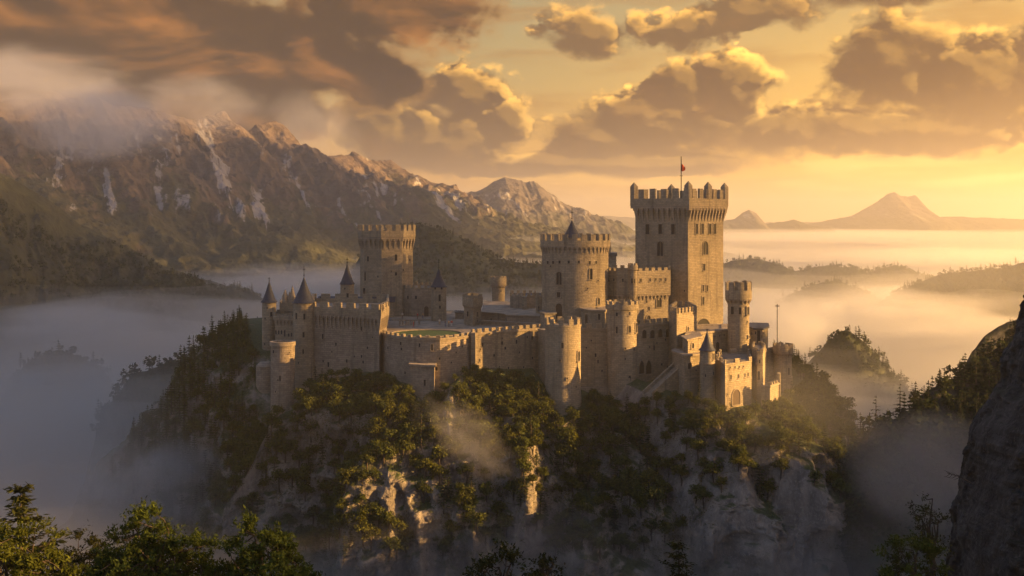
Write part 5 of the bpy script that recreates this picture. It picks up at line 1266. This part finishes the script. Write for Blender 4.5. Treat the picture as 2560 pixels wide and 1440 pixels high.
def hill_wood():
    g = np.random.default_rng(4242)
    n = 9000
    t = np.radians(g.uniform(-200, 25, n)); h = g.uniform(0, 1, n)**1.3 * 62
    x, y, z = hill_pos(t, h)
    e = 0.01
    x1, y1, z1 = hill_pos(t + e, h); x2, y2, z2 = hill_pos(t, h + 0.8)
    N_ = np.cross(np.stack([x1 - x, y1 - y, z1 - z], -1), np.stack([x2 - x, y2 - y, z2 - z], -1)); N_ /= np.linalg.norm(N_, axis=1, keepdims=True) + 1e-9
    N_ *= np.sign((N_ * np.stack([x - HC[0], y - HC[1], 0 * x + 20], -1)).sum(1))[:, None]
    td = np.degrees(t)
    mask = fbm(x / 15, y / 15, z / 13, 3, 1201) + 0.55 * (N_[:, 2] - 0.5) - 0.006 * h + 0.30 * (h < 7)
    keep = (mask > -0.33) & (N_[:, 2] > -0.12)
    # leave the bare rock faces the photograph shows
    for px, py, D, rp, rq in ((1790, 1340, 228, 70, 110), (1690, 1330, 228, 55, 80), (1240, 1225, 235, 60, 70), (1130, 985, 250, 18, 34), (1370, 1200, 238, 22, 60), (1430, 1070, 250, 22, 40), (1740, 1040, 242, 40, 22), (1900, 1080, 243, 20, 60), (700, 1270, 240, 60, 50), (620, 960, 300, 50, 60)):
        sx = 1280 + x / y * F; sy = 550 - z / y * F
        keep &= ~((((sx - px) / rp)**2 + ((sy - py) / rq)**2 < 1) & (g.random(n) < 0.9))
    idx = np.flatnonzero(keep)
    chosen = []; cell = {}
    for i in idx:                                   # thin out: crowns may touch but not stack
        r = (1.0 if h[i] < 7 else 1.6) + 0.6 * g.random(); k = (int(x[i] // 3), int(y[i] // 3), int(z[i] // 3)); ok = True
        for a in (-1, 0, 1):
            for b_ in (-1, 0, 1):
                for c in (-1, 0, 1):
                    for q in cell.get((k[0] + a, k[1] + b_, k[2] + c), ()):
                        if (x[q] - x[i])**2 + (y[q] - y[i])**2 + (z[q] - z[i])**2 < r * r: ok = False
        if ok: cell.setdefault(k, []).append(i); chosen.append(i)
    chosen = np.array(chosen)
    vis = (N_ * np.stack([-x, -y, -z], -1)).sum(1) > 0
    conif = ((td < -150) | (td > -5)) & (g.random(n) < 0.75) | (g.random(n) < 0.14)
    scl = g.uniform(0.75, 1.35, n) * np.where(h < 5.0, 0.66 + 0.05 * h, 1.0)
    # room for the walls: nothing tall on the inner side
    order = sorted(chosen, key=lambda i: (not (vis[i] and 550 - z[i] / y[i] * F < 1400), y[i]))
    lab_b = 'rounded broadleaf tree growing in the wood that clothes the castle hill'
    lab_c = 'dark pointed conifer growing in the wood that clothes the castle hill'
    nb = nc = 0; rest = []
    for i in order:
        p = (x[i], y[i], z[i] - 0.25)
        if vis[i] and 550 - z[i] / y[i] * F < 1400 and (nb if not conif[i] else nc) < (296 if not conif[i] else 120):
            me = CONI_ME[g.integers(len(CONI_ME))] if conif[i] else BROAD_ME[g.integers(len(BROAD_ME))]
            o = bpy.data.objects.new('conifer' if conif[i] else 'broadleaf_tree', me); COL.objects.link(o)
            o.location = p; s_ = scl[i] * (0.9 if conif[i] else 1.0); o.scale = (s_, s_, s_ * g.uniform(0.9, 1.15)); o.rotation_euler = (g.normal() * 0.05, g.normal() * 0.05, g.uniform(0, 6.28))
            tag(o, lab_c if conif[i] else lab_b, 'tree', 'conifers on the castle hill' if conif[i] else 'broadleaf trees on the castle hill')
            if conif[i]: nc += 1
            else: nb += 1
        else: rest.append(i)
    rest = rest[:900]
    V, Fc, M = merged(BROAD[:3] + CONI[:2], [np.array((x[i], y[i], z[i] - .25)) for i in rest], [scl[i] for i in rest], g.uniform(0, 6, len(rest)), [3 + g.integers(2) if conif[i] else g.integers(3) for i in rest])
    tag(link_mesh('hill_forest', np_mesh('hill_forest', V, Fc, [M_LEAF, M_BARK], M)), 'rest of the wood low on the castle hill, sinking into the fog', 'forest', kind='stuff')
    # undergrowth: leaf tufts hugging the slope
    n2 = 26000; t = np.radians(g.uniform(-200, 30, n2)); h = g.uniform(0, 1, n2)**1.7 * 60
    x, y, z = hill_pos(t, h); mk = fbm(x / 15, y / 15, z / 13, 3, 1201) + 0.35 * fbm(x / 4, y / 4, z / 4, 2, 77) > -0.28
    x, y, z = x[mk], y[mk], z[mk]; m_ = len(x); per = 12
    c = np.repeat(np.stack([x, y, z], -1), per, 0) + g.normal(size=(m_ * per, 3)) * [0.6, 0.6, 0.5]
    d = rand_dirs(m_ * per, g)
    V = leaf_quads(c, d * [1, 1, .4], d * 0.6 + [0, -0.3, 0.8], g.uniform(0.25, 0.55, m_ * per), g.uniform(0.12, 0.25, m_ * per))
    tag(link_mesh('undergrowth', np_mesh('undergrowth', V, quads_idx(len(V)), [M_LEAF])), 'low scrub and ivy creeping over the castle rock', 'undergrowth', kind='stuff')
    print('hill trees', nb, nc, len(rest), m_)
hill_wood()

# ---- woods on the ridges out in the fog, seen only as masses
def small_far(seed, kind):
    g = np.random.default_rng(seed); G = Geo(); n = 34
    if kind: return small_conifer(seed, 6, 1.15, 6.0, 1.3)
    d = rand_dirs(n, g); c = d * [1.5, 1.5, 1.3] * g.uniform(.6, 1, (n, 1)) + [0, 0, 2.2]
    G.leaves(c, d + g.normal(size=(n, 3)) * .5, d + [0, 0, .5], 1.4 * g.uniform(.6, 1.1, n), .9 * g.uniform(.6, 1.1, n)); return G
FAR = [small_far(30 + i, i % 3 == 0) for i in range(6)]
def ridge_wood(name, label, V, n, s0, s1, seed, top=None):
    g = np.random.default_rng(seed); nu, nv = V.shape[:2]
    i = g.integers(1, nu - 1, n); j0 = nv // 7; j = np.clip((j0 + (nv - j0) * (g.uniform(0, 0.77, n)**1.3 - 0.02) if top is None else j0 + g.uniform(-2, top * nv, n)), 0, nv - 1).astype(int)
    p = V[i, j] + g.normal(size=(n, 3)) * [1.0, 1.0, 0.0]
    p = p[p[:, 2] > -75]
    m_ = len(p)
    Vv, Fc, M = merged(FAR, p - [0, 0, 0.4], g.uniform(s0, s1, m_), g.uniform(0, 6, m_), g.integers(0, len(FAR), m_))
    tag(link_mesh(name, np_mesh(name, Vv, Fc, [M_NEEDLE, M_BARK], M)), label, 'forest', kind='stuff')
WL = ['forest on the hazy ridge behind the eight-sided tower', 'forest on the farthest wooded ridge right of the keep', 'forest on the small round ridge low in the golden fog', 'forest on the long ridge running out of the picture at the right',
      'trees covering the pointed knoll that rises from bright fog', 'treetops of a drowned ridge in the dark fog at the left', 'trees of the dim ridge sinking into fog left of the castle rock']
for (nm, V), lb, (n, s0, s1) in zip(WOODS, WL, [(2600, 0.55, 1.0), (2600, 0.6, 1.15), (900, 0.6, 1.1), (2600, 0.6, 1.1), (1100, 0.45, 0.85), (500, 0.7, 1.2), (420, 0.7, 1.35)]):
    ridge_wood('distant_forest', lb, V, n, s0, s1, hash(lb) % 1000 if False else len(lb) * 7)
ridge_wood('slope_forest', 'dark forest on the lower green mountainside at the left', GREEN[:, 30:], 2600, 0.7, 1.3, 771)
ridge_wood('gorge_forest', 'trees thick along the crest of the gorge ridge next to the near cliff', GORGE[:230], 2600, 0.4, 0.9, 995, top=0.45)
ridge_wood('gorge_forest', 'scrub and trees clinging to the ridge across the gorge', GORGE, 4200, 0.35, 0.95, 991)

# ---- single conifers that stand out against the fog
def lone_conifer(px, y_top, D, label, bvh, seed, wr=1.25, sparse=0.2, z_guess=None):
    x = X(px, D); gz = ground_at(x, D, bvh)
    if gz is None: gz = z_guess if z_guess is not None else Z(y_top + 90, D)
    h = max(3.0, Z(y_top, D) - gz)
    t = empty('conifer', (x, D, gz), label, 'tree', 'lone conifers against the fog')
    G = small_conifer(seed, max(9, int(h * 1.3)), 0.6, h, wr * h / 6.0, sparse)
    link_mesh('crown', G.only(0, 'crown', M_NEEDLE)).parent = t; link_mesh('trunk', G.only(1, 'trunk', M_BARK)).parent = t
lone_conifer(2055, 978, 268, 'lone pale conifer on the skyline just right of the far right tower', BVH_HILL, 61, 1.3, 0.3)
lone_conifer(2088, 1046, 262, 'bushy conifer lower down the right edge of the castle rock', BVH_HILL, 62, 1.6, 0.1)
lone_conifer(2148, 1135, 256, 'conifer with loose branches at the foot of the right rock face', BVH_HILL, 63, 1.5, 0.4)
lone_conifer(2205, 1215, 250, 'dark conifer deep in the misty gorge', BVH_HILL, 64, 1.4, 0.1)
lone_conifer(2190, 988, 242, 'broad-topped pine on the crest of the gorge ridge', BVH_GORGE, 65, 1.9, 0.35)
lone_conifer(2250, 957, 243.5, 'tall narrow spruce on the crest of the gorge ridge', BVH_GORGE, 66, 1.3, 0.15)
lone_conifer(2158, 1062, 241, 'short spruce at the lower end of the gorge ridge', BVH_GORGE, 67, 1.4, 0.15)
lone_conifer(2398, 905, 250, 'ragged conifer high on the gorge ridge beside the near cliff', BVH_GORGE, 68, 1.5, 0.2)
lone_conifer(2350, 925, 248.5, 'squat conifer on the gorge ridge left of the ragged one', BVH_GORGE, 69, 1.7, 0.2)

# ---- the near hillside under the picture, and the trees that reach up into it
def near_slope():
    gx = np.linspace(-60, 45, 106); gy = np.linspace(-30, 150, 120); xx, yy = np.meshgrid(gx, gy, indexing='ij')
    zz = -13 - 0.36 * np.maximum(yy, 0) - 0.010 * np.maximum(yy - 60, 0)**2 + 1.5 * fbm(xx / 14, yy / 14, 0, 4, 810)
    me = np_mesh('near_hillside', np.stack([xx, yy, zz], -1).reshape(-1, 3), grid_faces(106, 120), [M_FFLOOR], smooth=True); tag(link_mesh('near_hillside', me), kind='structure')
near_slope()
def near_z(y): return -13 - 0.36 * y - 0.010 * max(y - 60, 0)**2
def big_broadleaf(seed, h, cr, ch, leaf=0.17, dens=1.0, lean=0.0, clumps=46, rc0=0.55, hollow=0.35):
    """trunk and forking limbs carrying many leaf clumps; crown of radius cr and height ch at the top of a tree h tall"""
    g = np.random.default_rng(seed); G = Geo()
    zc_ = h - ch; th = lambda z: lean * (z - zc_)
    fork = np.array([th(zc_ + 0.25 * ch), 0, zc_ + 0.25 * ch])
    G.tube([(th(0) * 0.3, 0, -0.3), (th(zc_ * .5) * .3, 0.05, zc_ * 0.5), fork], [0.020 * h, 0.016 * h, 0.010 * h], 1, 8)
    C, A, N_ = [], [], []
    limbs = []
    for k in range(8):
        a = k * 2.4 + g.uniform(-.4, .4); e = g.uniform(0.15, 1.0)
        tip = np.array([math.cos(a) * cr * 0.62 * (1.15 - 0.7 * e), math.sin(a) * cr * 0.62 * (1.15 - 0.7 * e), zc_ + ch * (0.35 + 0.5 * e)]); tip[0] += th(tip[2])
        mid = fork * 0.5 + tip * 0.5 + np.array([0, 0, -0.10 * ch * (1 - e)]) + g.normal(size=3) * 0.12
        G.tube([fork, mid, tip], [0.007 * h, 0.005 * h, 0.002 * h], 1, 5); limbs += [mid, (mid + tip) / 2, tip]
    limbs = np.array(limbs)
    for k in range(clumps):
        d = rand_dirs(1, g)[0]; d[2] = abs(d[2]) * 1.25 - 0.35; d /= np.linalg.norm(d)
        rr = g.uniform(hollow, 1.0)**0.6 * (1 + 0.18 * math.sin(3 * math.atan2(d[1], d[0]) + seed))
        c = np.array([d[0] * cr * rr, d[1] * cr * rr, zc_ + ch * 0.36 + d[2] * ch * 0.60 * rr]); c[0] += th(c[2])
        q = limbs[np.argmin(((limbs - c)**2).sum(1))]
        G.tube([q, (q + c) / 2 + g.normal(size=3) * 0.1 - [0, 0, 0.08], c], [0.0028 * h, 0.002 * h, 0.0006 * h], 1, 4)
        r = rc0 * g.uniform(0.7, 1.25)
        for t_ in range(7):                                   # twigs of the clump, each with paired leaves
            td = rand_dirs(1, g)[0] * [1, 1, 0.55] + d * 0.55 + [0, 0, 0.15]; td /= np.linalg.norm(td)
            tip = c + td * r * g.uniform(0.7, 1.2) - [0, 0, 0.10 * r]
            m_ = max(2, int(13 * dens)); s_ = g.uniform(0.15, 1.05, m_)[:, None]
            p = c + (tip - c) * s_ + g.normal(size=(m_, 3)) * 0.075
            C.append(p); A.append(td * 0.9 + g.normal(size=(m_, 3)) * 0.75 + [0, 0, -0.22]); N_.append(np.array([0, 0, 1.0]) + d * 0.5 + g.normal(size=(m_, 3)) * 0.45)
    C = np.concatenate(C); A = np.concatenate(A); N_ = np.concatenate(N_); k = len(C)
    G.leaves(C, A, N_, leaf * g.uniform(0.7, 1.3, k), leaf * 0.42 * g.uniform(0.7, 1.3, k))
    return G, float(np.percentile(C[:, 2], 98.0)), k
def place_near(name, label, px, y_top, D, G, top, mat, yaw=0.0):
    zt = Z(y_top, D); z0 = zt - top
    t = empty(name, (X(px, D), D, z0), label, 'tree'); t.rotation_euler.z = yaw
    a = link_mesh('crown', G.only(0, 'crown', mat)); a.parent = t; b_ = link_mesh('trunk', G.only(1, 'trunk', M_BARK)); b_.parent = t
for args, name_args in (
    ((1, 13.0, 2.85, 4.6, 0.19, 1.9, 0.0, 150, 0.62, 0.2), ('wide round-crowned leafy tree at the bottom edge, broader than its neighbours', 372, 1293, 48, M_LEAF_FG, 0.0)),
    ((2, 12.0, 1.8, 3.8, 0.20, 1.7, 0.0, 60, 0.55, 0.25), ('light green leafy tree with pointed crown, catching the sun above the dark fog', 662, 1313, 46, M_LEAF_FG, 1.0)),
    ((3, 12.0, 2.3, 3.6, 0.18, 1.8, 0.0, 80, 0.55, 0.2), ('dark leafy tree filling the gap between the tall fir and the wide round-crowned tree', 185, 1350, 53, M_NEEDLE_FG, 2.0)),
    ((14, 12.0, 1.9, 3.6, 0.18, 1.5, 0.0, 55, 0.55), ('leafy tree under the tall fir at the bottom left corner', 20, 1325, 42, M_LEAF_FG, 0.5)),
    ((15, 11.0, 1.2, 2.2, 0.17, 1.4, 0.0, 26, 0.45), ('low leafy treetop between the wide round-crowned tree and the light green one', 525, 1395, 47, M_LEAF_FG, 0.5)),
    ((5, 10.0, 1.35, 1.9, 0.19, 0.55, 0.0, 30, 0.50, 0.6), ('feathery open-crowned dark tree at the middle of the bottom edge', 1262, 1368, 42, M_NEEDLE_FG, 0.7)),
    ((6, 9.0, 0.55, 1.3, 0.16, 0.6, 0.0, 11, 0.36, 0.5), ('small feathery sapling beside the open-crowned tree', 1365, 1390, 42, M_NEEDLE_FG, 0.2)),
    ((8, 12.0, 0.95, 4.2, 0.17, 0.45, -0.10, 24, 0.42, 0.3), ('thin leaning tree with sparse sprays in front of the near cliff', 2335, 1238, 58, M_NEEDLE_FG, 0.0)),
    ((9, 10.0, 1.55, 2.6, 0.19, 1.1, 0.0, 38, 0.5), ('leafy bush-like tree at the foot of the near cliff', 2290, 1345, 54, M_LEAF_FG, 1.4))):
    G, top, k = big_broadleaf(*args); lb, px, yt, D, mt, yw = name_args
    place_near('broadleaf_tree', lb, px, yt, D, G, top, mt, yw)
def big_conifer(seed, h, wr, leaf=0.26, rows=None):
    g = np.random.default_rng(seed); G = Geo(); rows = rows or int(h * 2.3)
    G.tube([(0, 0, 0), (0.05, 0, h * .5), (0, 0, h)], [0.02 * h, 0.013 * h, 0.01])
    C, A, N_, L_ = [], [], [], []
    for i in range(rows):
        t = (i + .5) / rows; z = h * (0.1 + 0.9 * t); r = wr * min(1.0, (1 - t)**0.75 * 1.75 + 0.10) * g.uniform(0.65, 1.15)
        for k in range(6):
            a = g.uniform(0, 6.283); rr = r * g.uniform(0.6, 1.15); dv = np.array([math.cos(a), math.sin(a), -0.18]); sd = np.array([-math.sin(a), math.cos(a), 0])
            pts = [np.array([0, 0, z]) + dv * rr * s_ + np.array([0, 0, 0.3 * s_ * s_ * rr]) for s_ in (0, .35, .7, 1.0)]
            G.tube(pts, [0.035, 0.025, 0.015, 0.006], 1, 3)
            for s_ in np.linspace(0.2, 1.0, max(4, int(rr * 7))):
                p = np.array([0, 0, z]) + dv * rr * s_ + np.array([0, 0, 0.3 * s_ * s_ * rr])
                for q in (-1, 1, 0):
                    for _ in range(2):
                        C.append(p + sd * q * 0.12 + g.normal(size=3) * 0.07); A.append(dv * 0.8 + sd * q * 0.9 + g.normal(size=3) * 0.25); N_.append(np.array([0, 0, 1.0]) + g.normal(size=3) * 0.4); L_.append(leaf * g.uniform(.7, 1.25))
    L_ = np.array(L_); G.leaves(np.array(C), np.array(A), np.array(N_), L_, L_ * 0.34)
    return G, h + 0.1
G, top = big_conifer(21, 14.0, 2.5, 0.32); place_near('fir_tree', 'tall dark fir at the left edge, highest of the near treetops', 52, 1205, 45, G, top, M_NEEDLE_FG)
G, top = big_conifer(22, 12.0, 1.5, 0.22, 26); place_near('fir_tree', 'small dark spruce tip rising at the bottom edge below the pale cliff', 1697, 1348, 50, G, top, M_NEEDLE_FG)
# dead branch sticking out of the cliff
G = Geo(); g = np.random.default_rng(5); D = 70.0; base = np.array([X(2432, D), D, Z(1210, D)]); tip = np.array([X(2368, D), D, Z(1183, D)])
mid = (base + tip) / 2 + [0, 0, 0.12]; G.tube([base, mid, tip], [0.05, 0.035, 0.008], 1, 5)
for s_ in (0.3, 0.5, 0.65, 0.8, 0.9):
    for sg in (-1, 1): p = base + (tip - base) * s_ + [0, 0, 0.1 * (1 - abs(s_ - .5) * 2)]; G.tube([p, p + np.array([-0.22, g.normal() * .1, sg * 0.16]), p + np.array([-0.42, g.normal() * .15, sg * 0.22 + 0.06])], [0.02, 0.012, 0.004], 1, 4)
tag(link_mesh('dead_branch', G.only(1, 'dead_branch', M_BARK)), 'bare twiggy branch jutting out of the near cliff face', 'branch')

# ================================================================== PEOPLE IN THE COURTYARD
def skin_c(name, col): return simple_mat(name, col, 0.85, 0.1, 5.0, 0, 0)
M_SKIN = skin_c('skin', (0.45, 0.28, 0.19)); M_HAIR = skin_c('hair', (0.04, 0.025, 0.015)); M_BOOT = skin_c('leather', (0.05, 0.032, 0.02))
CLOTH = [skin_c('red_cloth', (0.35, 0.05, 0.03)), skin_c('brown_cloth', (0.16, 0.10, 0.06)), skin_c('pale_cloth', (0.55, 0.48, 0.38)), skin_c('blue_cloth', (0.07, 0.09, 0.16)), skin_c('ochre_cloth', (0.36, 0.22, 0.07))]
def person(label, px, D, z, yaw, top, legs, stride=0.0, arm=0.0, h=1.75):
    """one continuous skinned body with head, arms, five-fingered hands and legs; facing -y before yaw"""
    J = [(0, 0, .95, .13), (0, .01, 1.15, .135), (0, 0, 1.38, .155), (0, -.01, 1.50, .06), (0, -.02, 1.58, .085), (0, -.03, 1.68, .095), (0, -.01, 1.75, .055)]
    E = [(0, 1), (1, 2), (2, 3), (3, 4), (4, 5), (5, 6)]
    def chain(root, pts):
        p = root
        for q in pts: J.append(q); E.append((p, len(J) - 1)); p = len(J) - 1
        return p
    for s_ in (-1, 1):
        st_ = stride * s_; a_ = arm if s_ > 0 else 0.0
        chain(0, [(s_ * .10, 0, .88, .095), (s_ * .11, -st_ * .5 - .02, .50, .068), (s_ * .11, -st_ + .01, .10, .048), (s_ * .12, -st_ - .13, .05, .04)])
        wr = chain(2, [(s_ * .19, 0, 1.42, .065), (s_ * .25, .02 - a_ * .15, 1.15 + a_ * .12, .048), (s_ * .24, -.06 - a_ * .35, .92 + a_ * .35, .035)])
        hand = chain(wr, [(s_ * .24, -.09 - a_ * .40, .86 + a_ * .36, .030)])
        for f in range(4): chain(hand, [(s_ * (.225 + .010 * f), -.115 - a_ * .43, .81 + a_ * .36 - .004 * (1.5 - abs(f - 1.5)), .009), (s_ * (.222 + .010 * f), -.118 - a_ * .46, .775 + a_ * .37, .007)])
        chain(hand, [(s_ * .205, -.13 - a_ * .42, .84 + a_ * .36, .009)])
    me = bpy.data.meshes.new('person'); me.from_pydata([j[:3] for j in J], E, [])
    o = bpy.data.objects.new('person', me); COL.objects.link(o)
    sk = o.modifiers.new('skin', 'SKIN'); me.skin_vertices[0].data[0].use_root = True
    for i, j in enumerate(J): me.skin_vertices[0].data[i].radius = (j[3], j[3]); me.skin_vertices[0].data[i].use_loose = False
    sb = o.modifiers.new('subsurf', 'SUBSURF'); sb.levels = 1; sb.render_levels = 1
    dg = bpy.context.evaluated_depsgraph_get(); nm = bpy.data.meshes.new_from_object(o.evaluated_get(dg))
    o.modifiers.clear(); o.data = nm; bpy.data.meshes.remove(me)
    for m_ in (M_SKIN, top, legs, M_BOOT, M_HAIR): nm.materials.append(m_)
    for p in nm.polygons:
        c = p.center; mi = 0
        if c.z < 0.14: mi = 3
        elif c.z < 0.97 and abs(c.x) < 0.20: mi = 2
        elif c.z < 1.47 and not (abs(c.x) > 0.19 and c.z < 0.95 + arm * .3): mi = 1
        elif c.z > 1.66 and (c.y > -0.06 or c.z > 1.76): mi = 4
        p.material_index = mi; p.use_smooth = True
    s_ = h / 1.80; o.location = (X(px, D), D, z); o.scale = (s_,) * 3; o.rotation_euler.z = yaw
    tag(o, label, 'person', 'people in the castle courtyard')
for k, (px, D) in enumerate(((1000, 290), (1007, 291), (1015, 292), (1022, 292), (1029, 293), (1036, 293), (1048, 294))):
    c = V2(px, D); mb = MB(); prof = [(0.34, 0), (0.34, 0.18), (0.24, 0.22), (0.21, 1.1), (0.30, 1.16), (0.30, 1.3)]
    for (ra, za), (rb, zb) in zip(prof, prof[1:]): wall_faces(mb, circle(c.x, c.y, rb, 10), -26.95 + za, -26.95 + zb, True, 0, ra - rb, 0)
    poly_cap(mb, circle(c.x, c.y, 0.30, 10), -26.95 + 1.3)
    tag(mb.build('stone_post', M_TRIM), 'short pale stone post in the row behind the courtyard lawn', 'post', 'stone posts behind the lawn')
zc = -26.9; zt = Z(800, 304) + 0.02
person('person in pale clothes standing on the low terrace before the brown hall door', 1006, 307, zt, 0.4, CLOTH[2], CLOTH[1], 0.0, 0.5, 1.9)
person('person in a red top, left one of the two close together on the low terrace', 1044, 307, zt, 0.9, CLOTH[0], CLOTH[1])
person('person in ochre, right one of the two close together on the low terrace', 1057, 308, zt, -0.6, CLOTH[4], CLOTH[3])
person('person in pale clothes standing near the foot of the sunlit cone-roofed turret', 1099, 291, zc, 0.2, CLOTH[2], CLOTH[4], 0.1, 0.3)
person('person in brown, left one of the three standing beyond the lawn', 1113, 287, zc, 1.2, CLOTH[1], CLOTH[3])
person('person in ochre walking, middle one of the three standing beyond the lawn', 1122, 286, zc, -0.8, CLOTH[4], CLOTH[1], 0.18)
person('person in red, right one of the three standing beyond the lawn', 1129, 287, zc, 0.1, CLOTH[0], CLOTH[2])
person('person in a red cloak crossing the paving left of the lawn', 1034, 284, zc, -1.2, CLOTH[0], CLOTH[0], 0.2)
person('person in brown walking along the foot of the lower brown retaining wall', 1290, 279, zc, 1.5, CLOTH[1], CLOTH[4], 0.2)
